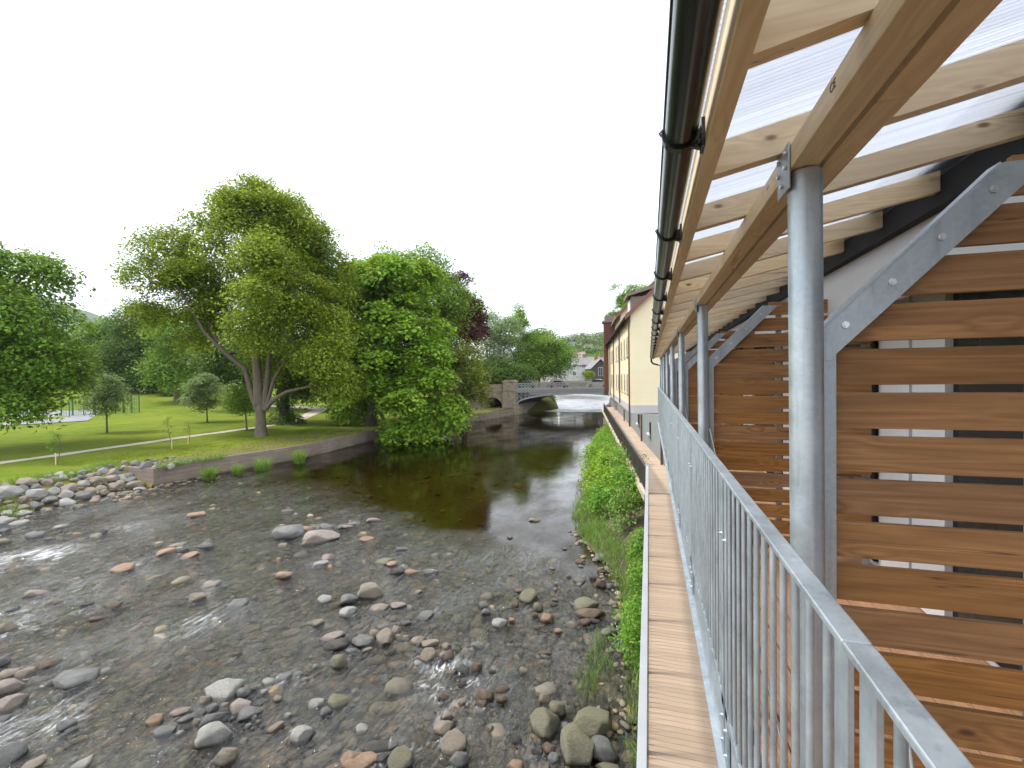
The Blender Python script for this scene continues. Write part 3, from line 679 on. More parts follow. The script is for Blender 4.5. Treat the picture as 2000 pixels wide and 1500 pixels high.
def leaves(centers, normals, n, spread, size, droop=.25, aspect=1.8, flat=.35, up=.4, layer=.4):
    """clumps of diamond leaves; centers (k,3)"""
    k = len(centers); idx = np.repeat(np.arange(k), n)
    c = centers[idx]; nn = normals[idx]*(1-layer) + np.array([0, 0, layer]) + .12*rng.normal(0, 1, (k, 3))[idx]; nn /= np.linalg.norm(nn, axis=1, keepdims=True); m = len(idx)
    # offsets inside a flattened blob whose short axis is the clump normal
    off = rng.normal(0, 1, (m, 3)); off /= np.maximum(1, np.linalg.norm(off, axis=1, keepdims=True)/1.7)
    dn = (off*nn).sum(1, keepdims=True); off = off - dn*nn*(1-flat)
    sp = spread[idx][:, None] if hasattr(spread, '__len__') else spread
    p = c + off*sp
    p[:, 2] -= droop*sp.ravel()*np.clip((off**2).sum(1), 0, 4)*.35 if hasattr(sp, 'ravel') else droop*spread*np.clip((off**2).sum(1), 0, 4)*.35
    nr = nn + rng.normal(0, .45, (m, 3)); nr[:, 2] += up; nr /= np.linalg.norm(nr, axis=1, keepdims=True)
    d = rng.normal(0, 1, (m, 3)); d[:, 2] -= .35; d -= (d*nr).sum(1, keepdims=True)*nr; d /= np.linalg.norm(d, axis=1, keepdims=True)
    s = np.cross(nr, d); L = size*rng.uniform(.6, 1.35, (m, 1)); W = L/aspect
    V = np.stack([p-d*L*.5, p+s*W*.5+d*L*.05, p+d*L*.5-nr*L*.12, p-s*W*.5+d*L*.05], 1).reshape(-1, 3)
    F = np.arange(m*4).reshape(m, 4)
    return V, F
def lobes_to_clumps(lobes, dens, shell=.55, inner=.25, pads=True):
    """lobes: (center Vector, (rx,ry,rz)); every lobe is broken up into flattened pads of foliage"""
    C = []; N = []
    for c, r in lobes:
        r = np.array(r); c = np.array(c)
        area = 4*math.pi*((r[0]*r[1])**1.6/3+(r[0]*r[2])**1.6/3+(r[1]*r[2])**1.6/3)**(1/1.6)
        k = max(6, int(area*dens))
        if pads and r.min() > 2.1:
            m = int(np.clip(area/14, 6, 26)); u = rng.normal(0, 1, (m, 3)); u /= np.linalg.norm(u, axis=1, keepdims=True)
            pc = c + u*r*rng.uniform(.45, .95, (m, 1)); pr = r.mean()*rng.uniform(.30, .56, (m, 1))*np.array([[1.05, 1.05, .78]])
            w_ = pr[:, 0]**2; idx = rng.choice(m, k, p=w_/w_.sum())
            v = rng.normal(0, 1, (k, 3)); v /= np.linalg.norm(v, axis=1, keepdims=True); v[:, 2] = np.where(v[:, 2] < -.25, -v[:, 2], v[:, 2])
            rad = rng.uniform(.6, 1.05, (k, 1)); C.append(pc[idx]+v*pr[idx]*rad)
            nn = v/pr[idx]*pr[idx].mean() + .6*u[idx]; nn /= np.linalg.norm(nn, axis=1, keepdims=True); N.append(nn); continue
        u = rng.normal(0, 1, (k, 3)); u /= np.linalg.norm(u, axis=1, keepdims=True)
        rad = np.where(rng.random(k) < inner, rng.uniform(.3, .8, k), 1 - (1-shell)*rng.random(k)**2.2)
        wob = 1 + .16*np.sin(u@rng.normal(0, 4, 3)+rng.uniform(0, 6)) + .12*np.sin(u@rng.normal(0, 8, 3)+rng.uniform(0, 6))
        C.append(c+u*r*(rad*wob)[:, None]); nn = u/r; nn[:, 2] += .25/np.mean(r); nn /= np.linalg.norm(nn, axis=1, keepdims=True); N.append(nn)
    return np.concatenate(C), np.concatenate(N)
def bend(a, b, k=5, amp=.08, sag=0.0):
    P = []; L = (b-a).length; o1 = Vector((rnd.gauss(0,1), rnd.gauss(0,1), rnd.gauss(0,.5)))*amp*L
    for i in range(k+1):
        t = i/k; p = a.lerp(b, t) + o1*math.sin(math.pi*t) + Vector((rnd.gauss(0,1), rnd.gauss(0,1), rnd.gauss(0,1)))*amp*L*.12*(0 < i < k); p.z += sag*L*math.sin(math.pi*t); P.append(p)
    return P
def tree(name, label, base, lobes, leafmat, bark='bark', tr=.4, fork=.35, dens=.5, n=60, spread=1.1, size=.3, cat='tree', group=None,
         limbs=None, stems=None, trunk=True, droop=.25, flat=.35, twigs=90, inner=.25, aspect=1.8, shell=.55, taper=.5, up=.4):
    root = empty(name, base, label, cat, group)
    C, N = lobes_to_clumps(lobes, dens, shell, inner)
    sp = spread*rng.uniform(.6, 1.25, len(C))
    V, F = leaves(C, N, n, sp, size, droop, aspect, flat, up)
    V = V - np.array(base)
    cr = link('crown', npmesh('crown', V, F), LEAF[leafmat], root, (0, 0, 0))
    if trunk:
        mb = MB(); b = Vector(base); top = max(c.z+r[2]*.5 for c, r in lobes); cen = sum((c for c, r in lobes), Vector())/len(lobes)
        fk = b + Vector(((cen.x-b.x)*.15, (cen.y-b.y)*.15, (top-b.z)*fork))
        pts = [b - Vector((0,0,.3)), b + Vector((0,0,.05)), b.lerp(fk, .25), b.lerp(fk, .6), fk]
        mb.tube(pts, [tr*1.45, tr*1.3, tr, tr*.92, tr*.9], 12)
        ends = []
        for s_ in (stems or []):
            mb.tube(s_[0], s_[1], 9); ends += [Vector(q) for q in s_[0][len(s_[0])//2:]]
        if stems is None:
            for c, r in lobes:
                P = bend(fk-Vector((0,0,tr)), c, 6, .07, -.03); mb.tube(P, [tr*taper*(1-.8*i/6) for i in range(7)], 7); ends += P[3:]
        if twigs and ends:
            for ci in rng.choice(len(C), min(twigs, len(C)), replace=False):
                q = Vector(C[ci]); e = min(ends, key=lambda x: (x-q).length_squared)
                P = bend(e, q, 4, .08); r0 = min(.09, tr*.16); mb.tube(P, [r0*(1-.75*i/4) for i in range(5)], 5, False)
        o = mb.build('trunk', M[bark], root)
    return root
def L_(px, py, d, rp, ry=None, rz=None, dd=None):
    """lobe at pixel and distance; radii in px (horizontal), vertical px"""
    c = D(px, py, d); k = d/900; rx = rp*k; return (c, (rx, (dd if dd else rx*.9), (rz*k if rz else rx*.8)))

# the big tree on the lawn
b1 = gp(510, 852); d1 = depth(b1)
lob = [L_(505,400,d1,85,rz=48), L_(430,440,d1-1,80,rz=50), L_(580,450,d1,80,rz=55), L_(330,480,d1,66,rz=34), L_(490,500,d1-3,95,rz=60), L_(610,510,d1+1,62,rz=55),
       L_(290,535,d1+1,50,rz=30), L_(360,560,d1-1,70,rz=42), L_(560,590,d1-5,95,rz=52), L_(440,600,d1+3,70,rz=50), L_(630,620,d1-1,66,rz=60), L_(400,640,d1+4,60,rz=45),
       L_(620,690,d1-3,62,rz=36), L_(500,640,d1-4,60,rz=40), L_(655,735,d1-1,50,rz=34), L_(600,560,d1+5,80,rz=60), L_(520,450,d1+5,90,rz=60), L_(310,610,d1+2,40,rz=26), L_(520,700,d1+4,50,rz=30), L_(545,520,d1-2,60,rz=40), L_(480,560,d1+2,70,rz=40), L_(660,650,d1+2,40,rz=50), L_(640,560,d1+3,50,rz=40), L_(400,530,d1+2,60,rz=36)]
def S(*pts): return [D(px, py, d1+dd) for px, py, dd in pts]
stems = [(S((505,790,0),(502,720,0),(495,640,0),(492,560,.3),(495,480,.5),(500,410,.5)), [.52,.42,.36,.28,.18,.06]),
         (S((503,800,.1),(492,770,.2),(478,720,.4),(440,690,0),(400,650,-.5),(365,590,-1),(330,530,-1)), [.34,.28,.25,.22,.18,.12,.04]),
         (S((515,800,0),(522,740,.2),(528,680,.4),(520,600,.5),(535,520,.8),(560,440,1)), [.32,.28,.24,.2,.15,.05]),
         (S((520,795,-.2),(535,740,0),(560,700,.5),(590,660,1),(620,600,1)), [.2,.17,.14,.11,.04]),
         (S((518,800,-.4),(535,780,-.8),(560,765,-1.5),(600,756,-2),(650,742,-2)), [.24,.2,.17,.13,.05]),
         (S((500,640,0),(530,600,-1.5),(560,560,-3)), [.24,.16,.05]), (S((495,560,.3),(450,510,0),(400,460,0)), [.24,.16,.05]),
         (S((497,480,.5),(530,440,1),(560,410,1)), [.18,.12,.05]), (S((440,690,0),(410,640,1),(400,600,2)), [.2,.14,.05]),(S((530,560,.6),(580,520,1),(620,490,1)), [.2,.14,.05])]
tree('broadleaf_tree', 'tallest tree with bare forked grey trunk on the lawn near the river wall', b1, lob, 'yg', tr=.50, fork=.16, dens=.95, n=60, spread=1.05, size=.29, stems=stems, droop=.2, flat=.3, twigs=170, inner=.22)
# ivy clad trunk behind it
b = gp(556, 828); db = depth(b)
tree('ivy_covered_tree', 'dark ivy-covered tree just behind and right of the tallest tree', b, [L_(560,690,db,60,rz=60), L_(610,660,db+3,70,rz=60), L_(540,740,db,42,rz=32), L_(590,750,db,45,rz=30), L_(500,680,db+3,50,rz=60), L_(556,790,db,19,rz=38), L_(556,822,db,34,rz=15)],
     'dark', 'barkd', tr=.6, fork=.5, dens=.9, n=48, spread=.8, size=.3, twigs=40, inner=.4)
# drooping maple at the wall
b = gp(724, 832); db = depth(b)
lob = [L_(770,540,db,75,rz=42), L_(700,560,db+2,70,rz=45), L_(800,600,db-1,65,rz=50), L_(720,640,db-2,80,rz=55), L_(810,680,db-3,70,rz=52), L_(740,730,db-3,75,rz=48), L_(850,750,db-4,55,rz=45),
       L_(790,790,db-5,75,rz=42), L_(862,800,db-4,46,rz=34), L_(780,845,db-6,36,rz=26), L_(835,838,db-5,38,rz=20), L_(680,720,db+1,48,rz=45), L_(745,600,db+5,90,rz=80), L_(790,720,db+3,80,rz=70), L_(690,785,db+2,50,rz=28)]
tree('drooping_maple', 'vivid green maple whose boughs hang over the river wall to the water', b, lob, 'vivid', 'barkd', tr=.6, fork=.22, dens=.80, n=50, spread=.85, size=.42, droop=.55, flat=.3, twigs=60, inner=.2, aspect=1.25, shell=.7)
# trees behind
def bg(name, label, px, py, d, lobs, mat, **kw):
    base = D(px, py, d); base.z = bankh(base.x, base.y) if base.x < interp_line(LB, min(max(base.y, -40), 330)) else 1.3
    kw['dens'] = kw.get('dens', .22)*1.5; kw.setdefault('n', 50); kw.setdefault('spread', 1.7); kw.setdefault('size', .55); kw.setdefault('twigs', 30); kw.setdefault('inner', .2)
    return tree(name, label, base, [L_(*q[:3], q[3], rz=q[4]) for q in lobs], mat, tr=kw.pop('tr', .5), **kw)
bg('broadleaf_tree', 'tall pale-topped tree rising behind the drooping maple', 800, 800, 68, [(760,530,68,75,45),(830,540,68,65,50),(870,600,67,55,55),(800,610,70,80,70),(850,680,66,50,55),(700,560,72,50,60)], 'mid', dens=.3, size=.42, spread=1.3)
bg('copper_beech', 'dark purple copper beech behind the drooping maple', 900, 790, 80, [(895,585,80,36,45),(925,610,79,32,36),(915,650,79,40,34),(880,620,82,38,50),(865,560,83,30,25)], 'copper', dens=.9, size=.42, spread=1.2)
bg('olive_tree', 'small yellowish tree leaning over the stone arch left of the bridge', 905, 800, 66, [(905,715,66,40,36),(930,745,65,30,34),(885,770,66,34,30),(900,690,68,42,26),(935,770,66,18,20)], 'olive', dens=.6, size=.32, spread=.9, n=40)
bg('willow', 'soft grey-green willow behind the left end of the bridge', 960, 775, 104, [(960,650,104,42,46),(985,690,103,45,42),(935,640,106,30,40),(1000,640,105,25,30),(960,710,103,50,34)], 'grey', dens=.3, size=.4, spread=1.5, droop=.7)
bg('pointed_tree', 'slim pointed tree standing above the trees behind the bridge', 1018, 765, 112, [(1012,612,112,12,20),(1014,640,112,22,22),(1022,668,112,32,22),(1028,690,112,36,20)], 'vivid', dens=.5, size=.4, spread=1.1)
bg('broadleaf_tree', 'round green tree overhanging the middle of the bridge', 1050, 765, 108, [(1060,690,108,45,34),(1090,700,107,34,30),(1030,715,107,48,32),(1080,722,106,38,20),(1060,655,110,26,16),(1108,690,108,18,18)], 'mid', dens=.4, size=.42, spread=1.3)
bg('broadleaf_tree', 'leafy tree directly behind the bridge parapet pier', 985, 770, 96, [(985,722,96,40,24),(1020,730,96,30,16),(955,730,97,32,26)], 'dark', dens=.5, size=.4, spread=1.2)
# overhanging tree at the left edge, trunk outside the frame
b = gp(-150, 880); db = depth(b)
lob = [L_(-60,500,db-2,90,rz=50), L_(60,530,db,66,rz=42), L_(20,600,db-2,90,rz=50), L_(92,682,db-1,62,rz=36), L_(-40,690,db-3,100,rz=60), L_(60,720,db,80,rz=40), L_(-10,770,db-2,70,rz=38), L_(60,780,db-1,50,rz=22), L_(140,708,db,34,rz=22), L_(-120,600,db,110,rz=110), L_(118,728,db+1,62,rz=34), L_(40,800,db-2,46,rz=20), L_(100,520,db,30,rz=16), L_(-30,560,db+4,80,rz=60),L_(20,640,db+4,100,rz=60)]
tree('broadleaf_tree', 'broad tree leaning in from the left edge with low sweeping branches', b, lob, 'mid', 'bark', tr=.55, fork=.3, dens=.65, n=52, spread=.95, size=.36, droop=.3, flat=.28, twigs=120, inner=.2)
# back of the park
bg('broadleaf_tree', 'rounded pale green tree in the far row, left', 180, 775, 118, [(190,662,118,36,32),(222,648,118,36,26),(176,695,118,24,26),(205,695,116,46,46),(245,660,117,36,32)], 'mid', dens=.22, size=.6)
bg('broadleaf_tree', 'tall dark tree in the far row behind the young grey-green tree', 260, 775, 112, [(262,640,112,46,44),(300,630,112,44,40),(250,700,110,48,44),(300,690,111,44,56),(270,735,110,40,26),(225,730,110,30,30)], 'dark', dens=.34, size=.5)
bg('broadleaf_tree', 'olive-green tree in the far row left of the tallest tree', 345, 790, 96, [(345,660,96,50,48),(390,640,97,50,44),(335,715,95,42,36),(400,700,96,44,44),(370,740,95,38,22)], 'mid', dens=.28, size=.5)
bg('broadleaf_tree', 'dark tree in shade behind the trunk of the tallest tree', 470, 800, 84, [(440,680,84,60,56),(500,700,84,50,56),(560,680,84,60,60),(430,735,82,38,26),(620,700,84,60,60),(610,745,82,60,22),(660,690,84,50,80)], 'dark', dens=.35, size=.48, spread=1.5)
bg('broadleaf_tree', 'far tree filling the gap behind the drooping maple boughs', 860, 790, 92, [(840,700,92,60,60),(790,740,90,60,40),(900,740,92,50,34)], 'dark', dens=.4, size=.5)
bg('broadleaf_tree', 'pale tree at the far left behind the sports court', 90, 780, 125, [(40,700,125,50,40),(100,728,124,40,28),(20,720,124,50,44)], 'mid', dens=.2, size=.6)
bg('round_shrub', 'dark rounded shrub at the foot of the far trees', 335, 780, 105, [(335,767,105,17,12)], 'dark', dens=2, n=40, spread=.5, size=.3, trunk=False, cat='shrub')
bg('round_shrub', 'dark thicket closing the gaps under the far row of trees', 300, 778, 114, [(150,745,118,40,20),(200,742,116,40,22),(255,738,115,40,22),(300,742,114,34,16),(340,748,112,28,12)], 'dark', dens=.6, n=40, spread=1.3, size=.5, trunk=False, cat='shrub')
# young trees
def young(px, py, cx, cy, rx, rz, mat, label, sz=.22):
    b = gp(px, py); d = depth(b)
    lo = [L_(cx, cy, d, rx, rz=rz), L_(cx-rx*.3, cy+rz*.35, d, rx*.75, rz=rz*.6), L_(cx+rx*.3, cy+rz*.3, d, rx*.75, rz=rz*.6), L_(cx, cy-rz*.5, d, rx*.55, rz=rz*.5)]
    tree('young_tree', label, b, lo, mat, 'bark', tr=.09, fork=.45, dens=1.4, n=44, spread=.5, size=sz, cat='tree', group='young trees on the lawn', twigs=20, inner=.35, taper=.6)
young(209, 845, 208, 768, 36, 40, 'grey', 'round grey-green young tree standing alone on the lawn, left')
young(405, 825, 398, 765, 38, 36, 'grey', 'round young tree left of the tallest tree, between it and the far row', .24)
young(482, 840, 468, 775, 32, 28, 'mid', 'thin young tree whose stem stands close to the left side of the tallest trunk', .22)
# saplings with stakes
def sapling(px, py, h_px, lean, label, n=26):
    b = gp(px, py); d = depth(b); H = h_px/900*d
    root = empty('sapling', b, label, 'sapling', 'staked saplings beside the path')
    mb = MB(); top = b+Vector((lean, 0, H)); P = bend(b, top, 5, .05); mb.tube(P, [.028,.025,.022,.018,.013,.006], 5)
    cs = []
    for i in range(9):
        t = .45+.055*i; q = b.lerp(top, t); e = q+Vector((rnd.uniform(-.45,.45), rnd.uniform(-.4,.4), rnd.uniform(.05,.35))); mb.tube([q, e], [.01,.004], 4); cs += [e, q.lerp(e, .6)]
    mb.build('trunk', M['bark'], root)
    cs = np.array([c[:] for c in cs]); V, F = leaves(cs, np.tile([0,0,1.], (len(cs),1)), n, .16, .11)
    link('crown', npmesh('crown', V-np.array(b), F), LEAF['mid'], root, (0,0,0))
    s = MB(); s.tube([b+Vector((.06,-.06,-.1)), b+Vector((.06,-.06,H*.36))], .035, 7); s.box(b.x-.04, b.x+.1, b.y-.09, b.y-.0, b.z+H*.31, b.z+H*.335)
    s.build('stake', M['pine_x'], root)
sapling(110, 908, 66, 0.05, 'staked sapling with a small bushy top nearest the left edge')
sapling(336, 877, 66, -.55, 'staked sapling bent over to the left beside the path', 18)
sapling(368, 866, 42, .02, 'smallest staked sapling, just right of the bent one', 12)

# reeds and weeds at the wall, in the water and on the right bank
def blades(pts, h, n, rad, wd=.012, lean=.35):
    P = np.repeat(np.array([p[:] for p in pts]), n, 0); m = len(P)
    a = rng.uniform(0, 6.28, m); r = rad*np.sqrt(rng.random(m)); P = P + np.stack([r*np.cos(a), r*np.sin(a), np.zeros(m)], 1)
    H = h*rng.uniform(.5, 1.1, m); d = rng.normal(0, lean, (m, 2)); az = rng.uniform(0, 3.14, m); w_ = wd*rng.uniform(.6, 1.4, m)
    sx = np.stack([np.cos(az)*w_, np.sin(az)*w_, np.zeros(m)], 1); Vs = []
    for k, (t, ww) in enumerate(((0, 1), (.4, .9), (.75, .6), (1, .08))):
        c = P + np.stack([d[:, 0]*H*t*t, d[:, 1]*H*t*t, H*t*(1-.18*t)], 1); Vs += [c-sx*ww, c+sx*ww]
    V = np.stack(Vs, 1).reshape(-1, 3); F = []
    b = np.arange(m)[:, None]*8
    F = np.concatenate([b+np.array([[0,1,3,2]]), b+np.array([[2,3,5,4]]), b+np.array([[4,5,7,6]])])
    return V, F
for px, py, w_, h_, lb_ in [(404,935,24,30,'narrow reed tuft at the near end of the river wall'),(459,926,22,24,'sparse reed tuft, second from the near end of the river wall'),(508,917,32,28,'widest reed tuft along the river wall'),(580,904,24,32,'tall reed tuft farthest along the river wall')]:
    p = G(px, py, 0); d = depth(p); V, F = blades([p+Vector((.25,0,-.1))], h_/900*d*1.1, 420, w_/900*d*.42, .014)
    setp(link('reed_tuft', npmesh('reed_tuft', V, F), LEAF['reed']), lb_, 'reeds', 'reed tufts along the river wall')
V, F = blades([G(x, y, 0)-Vector((0,0,.1)) for x, y in [(1160,1290),(1175,1270),(1185,1300),(1170,1250),(1150,1330),(1145,1350),(1160,1320)]], .55, 34, .22, .006, .3)
setp(link('water_reeds', npmesh('water_reeds', V, F), LEAF['reed']), 'thin green reeds standing in the shallows above the boulder heap', 'reeds')
V, F = blades([G(x, y, 0)-Vector((0,0,.1)) for x, y in [(1128,1010),(1135,1030),(1140,1045),(1150,1060),(1145,1020)]], .6, 60, .3, .008, .3)
setp(link('water_reeds', npmesh('water_reeds', V, F), LEAF['reed']), 'pale reeds at the upstream foot of the bushy bank', 'reeds')
# bushes on the right bank (each a thing)
BU = [ # x, y, radius, height, material, label
 (-3.3,50,1.3,1.3), (-3.1,45,1.4,1.2), (-3.4,40.5,1.5,1.5), (-3.2,36.5,1.6,1.7), (-3.3,33,1.3,1.5), (-2.3,34,1.2,1.2), (-3.0,29.8,1.4,1.9), (-1.8,30,1.2,1.3), (-2.4,26.8,1.4,1.7), (-1.4,27,1.2,1.5), (-2.2,24.2,1.2,1.5), (-1.2,24.4,1.1,1.7), (-2.0,22,1.0,1.2), (-1.0,21.6,1.0,1.7), (-.9,19.4,.8,1.4)]
BUL = ['farthest bush beside the dark railing end','second farthest bush beside the dark railing','bush beside the dark railing, third from the far end','arching bush leaning over the calm water','leafy bush at the water, below the arching one','bush against the walkway behind the arching one','tall mixed bush at the bulge of the bank','bush tucked under the dark railing at the bank bulge','dense bush in the middle of the green bank','nettle-like bush against the bend of the walkway','low bush at the water near the reeds','bush under the corner where the railing turns pale','grassy bush at the near end of the green bank','bright bush pressed against the pale railing','last bush of the thick green bank, above bare mud']
for (x, y, r, h), lb_ in zip(BU, BUL):
    z0 = .1+.45*(x-interp_line(RB, y)); base = Vector((x, y, z0))
    lo = [(base+Vector((rnd.uniform(-.4,.4)*r, rnd.uniform(-.4,.4)*r, h*.5)), (r*.8, r*.8, h*.5)), (base+Vector((-.3*r, .3*r, h*.65)), (r*.55, r*.55, h*.4)), (base+Vector((.3*r, -.3*r, h*.7)), (r*.5, r*.5, h*.35)), (base+Vector((-.5*r, -.2*r, h*.25)), (r*.6, r*.6, h*.3))]
    tree('bank_bush', lb_, base, lo, rnd.choice(['bush','bush','vivid','reed']), 'barkd', trunk=False, dens=4.2, n=26, spread=.26, size=.12, cat='bush', group='bushes on the bank below the walkway', flat=.5, inner=.3, aspect=1.5)
for x, y, r, h, lb_ in [(-.35,16.6,.42,1.5,'small bright shrub above the bare mud by the pale railing'),(-.28,14.6,.38,1.3,'yellowish shrub beside the railing above the flat brown rocks'),(-.3,12.9,.3,.9,'thin shrub beside the railing, between two bushier ones'),(-.3,11.3,.48,1.5,'rounded green shrub against the railing above the boulders')]:
    base = Vector((x, y, .15)); lo = [(base+Vector((0,0,h*.6)), (r, r*1.6, h*.4)), (base+Vector((-.1,.3,h*.35)), (r*.8, r*1.2, h*.35)), (base+Vector((0,-.4,h*.8)), (r*.7, r, h*.25))]
    tree('bank_shrub', lb_, base, lo, 'bush', 'barkd', trunk=False, dens=7, n=24, spread=.17, size=.085, cat='shrub', group='shrubs against the pale railing', flat=.5, inner=.35, aspect=1.4)
pts = []
for _ in range(330):
    y = rnd.uniform(8, 26) if rnd.random() < .75 else rnd.uniform(26, 55); x = interp_line(RB, y)+rnd.uniform(.0, 1.0); pts.append(Vector((x, y, .1+.4*(x-interp_line(RB, y)))))
V, F = blades(pts, .5, 22, .3, .008, .4)
setp(link('bank_grass', npmesh('bank_grass', V, F), LEAF['reed']), 'long grass growing along the muddy river edge', 'grass', kind='stuff')
pts = [Vector((interp_line(LB, y)-o, y, bankh(interp_line(LB, y)-o, y))) for y, o in [(rnd.uniform(9, 16), rnd.uniform(.5, 4.5)) for _ in range(150)] + [(rnd.uniform(15, 23), rnd.uniform(3.2, 4.6)) for _ in range(50)] + [(rnd.uniform(23, 27), -.12) for _ in range(18)]]
V, F = blades(pts, .42, 40, .5, .012, .4)
setp(link('bank_grass', npmesh('bank_grass', V, F), LEAF['reed']), 'rough grass and weeds around the stone bank at left', 'grass', kind='stuff')
# short grass near the wall so the lawn edge is not bare
pts = [Vector((interp_line(LB, y)-o, y, bankh(interp_line(LB, y)-o, y))) for y, o in [(22+rnd.random()*50, .35+rnd.random()**1.6*9) for _ in range(1500)]]
V, F = blades(pts, .09, 26, .45, .012, .5)
setp(link('lawn_grass', npmesh('lawn_grass', V, F), LEAF['yg']), 'uneven lawn grass above the river wall', 'grass', kind='stuff')

# ------------------------------------------------------------------ bridge (built in its own frame: u across the river, v away, z up)
BA = D(985, 810, 84.0); BA.z = 0; BB = D(1222, 810, 88.0); BB.z = 0
bu = (BB-BA).normalized(); bv = (Vector((-bu.y, bu.x, 0))*.85 + bu*.56).normalized(); BL = (BB-BA).length
def Bp(u, v, z): return BA + bu*u + bv*v + Vector((0, 0, z))
def bbox(mb, u0, u1, v0, v1, z0, z1): return mb.hexa([Bp(u0,v0,z0),Bp(u1,v0,z0),Bp(u1,v1,z0),Bp(u0,v1,z0),Bp(u0,v0,z1),Bp(u1,v0,z1),Bp(u1,v1,z1),Bp(u0,v1,z1)])
br = empty('road_bridge', BA, 'flat cast-iron arch bridge with latticed parapet and stone pier across the river', 'bridge')
M['iron'] = simple('grey_iron_paint', (.33,.34,.36), .6, .1, .12, 1); M['iron2'] = simple('stone_coloured_iron', (.34,.31,.27), .7, .1, .2, 2)
u0, u1 = 2.3, BL; VW = 12.5
def archz(u, ):                       # underside of the arch, springs z .9, crown 3.15
    t = (u-u0)/((u1+.0)-u0)*2-1; return 1.75 + 1.78*math.sqrt(max(0, 1-abs(t)**2.0))
mb = MB(); N_ = 40
for v0, v1 in ((0,.28),(VW-.28,VW)):        # face ribs: arch ring
    for k in range(N_):
        a = u0+(u1-u0)*k/N_; b = u0+(u1-u0)*(k+1)/N_; za, zb = archz(a), archz(b)
        mb.hexa([Bp(a,v0,za),Bp(b,v0,zb),Bp(b,v1,zb),Bp(a,v1,za),Bp(a,v0,za+.32),Bp(b,v0,zb+.32),Bp(b,v1,zb+.32),Bp(a,v1,za+.32)])
mb.build('arch_rib', M['iron'], br)
mb = MB()
for k in range(N_):                     # arch soffit plates
    a = u0+(u1-u0)*k/N_; b = u0+(u1-u0)*(k+1)/N_; za, zb = archz(a)+.12, archz(b)+.12
    mb.hexa([Bp(a,.3,za),Bp(b,.3,zb),Bp(b,VW-.3,zb),Bp(a,VW-.3,za),Bp(a,.3,za+.1),Bp(b,.3,zb+.1),Bp(b,VW-.3,zb+.1),Bp(a,VW-.3,za+.1)])
mb.build('arch_soffit', simple('shade_tinted_iron', (.05,.048,.045), .8), br)  # shade under the arch is put into the soffit colour
mb = MB()                                # spandrel web with openings
def webz(u): return archz(u)+.33
cells = [(u0+.05+i*.75, u0+.05+(i+1)*.75) for i in range(7)]
for i, (a, b) in enumerate(cells):
    zt = 4.0; za = max(webz(a), webz(b)) ; 
    if zt-za < .12: continue
    c = (a+b)/2; m_ = (za+zt)/2; th = .05
    bbox(mb, a, a+.09, .08, .2, za-.35, zt); bbox(mb, a+.09, b, .08, .2, zt-.07, zt)
    hh = (zt-za)
    for (ua, za_, ub, zb_) in ((a+.09, za, b, zt-.07), (a+.09, zt-.07, b, za)):
        mb.prism([Bp(ua,.1,za_-.05), Bp(ub,.1,zb_-.05), Bp(ub,.1,zb_+.05), Bp(ua,.1,za_+.05)], Bp(0,.1,0), Bp(0,.18,0))
bbox(mb, cells[3][0], u1, .09, .2, 3.6, 3.99)
mb.build('spandrel', M['iron'], br)
mb = MB(); bbox(mb, u0, u1, .31, VW-.31, 4.0, 4.62); mb.build('deck', simple('bridge_road', (.08,.08,.08), .9), br)
mb = MB(); bbox(mb, u0, u1, -.06, .30, 4.001, 4.36); bbox(mb, u0, u1, -.16, .2, 4.361, 4.50); bbox(mb, u0, u1, VW-.3, VW+.12, 4.001, 4.5); mb.build('fascia_beam', M['iron'], br)
for vv, nm in ((0, 'parapet'), (VW-.14, 'parapet')):
    mb = MB(); bbox(mb, u0, u1, vv-.04, vv+.18, 5.60, 5.76); bbox(mb, u0, u1, vv+.0, vv+.14, 4.51, 4.66); bbox(mb, u0, u1, vv+.03, vv+.11, 5.30, 5.40)
    k = 0; uu = u0+.05
    while uu < u1-.4:
        s_ = .60
        for (a, za_, b, zb_) in ((uu, 4.66, uu+s_, 5.3), (uu, 5.3, uu+s_, 4.66)):
            mb.prism([Bp(a,vv+.04,za_-.06), Bp(b,vv+.04,zb_-.06), Bp(b,vv+.04,zb_+.06), Bp(a,vv+.04,za_+.06)], Bp(0,0,0), Bp(0,.06,0))
        if k % 6 == 0: bbox(mb, uu-.06, uu+.06, vv-.02, vv+.16, 4.66, 5.60)
        bbox(mb, uu+.18, uu+.42, vv+.045, vv+.095, 4.66, 4.85); bbox(mb, uu+.2, uu+.4, vv+.045, vv+.095, 5.41, 5.59)
        uu += s_; k += 1
    mb.build(nm, M['iron2'], br)
mb = MB()                                # stone pier and abutment with small arch
bbox(mb, -.1, 2.25, -.55, VW+.5, -.8, 4.3); bbox(mb, -.2, 2.33, -.66, VW+.6, 4.301, 4.52); bbox(mb, 0, 2.1, -.5, .9, 4.521, 5.95); bbox(mb, -.2, 2.3, -.65, 1.0, 5.951, 6.2); bbox(mb, .15, 1.9, -.3, .7, 6.201, 6.35)
bbox(mb, .2, 1.8, VW-.6, VW+.5, 4.53, 6.2); bbox(mb, 4.6, 6.6, VW-.3, VW+.5, 4.51, 6.35)
bbox(mb, 2.26, 2.7, .1, VW-.1, -.8, 1.75)
mb.build('stone_pier', M['sandstone'], br)
mb = MB(); AC, AR = -2.1, 1.75; zs = 1.55    # side arch
def side(u0_, u1_, zb, zt): bbox(mb, u0_, u1_, -.2, VW+.2, zb, zt)
side(AC+AR, -.11, -.6, 4.25); side(-9.5, AC-AR, -.6, 4.25); bbox(mb, AC-AR-.2, AC+AR+.1, VW-1, VW, -.6, 4.2)
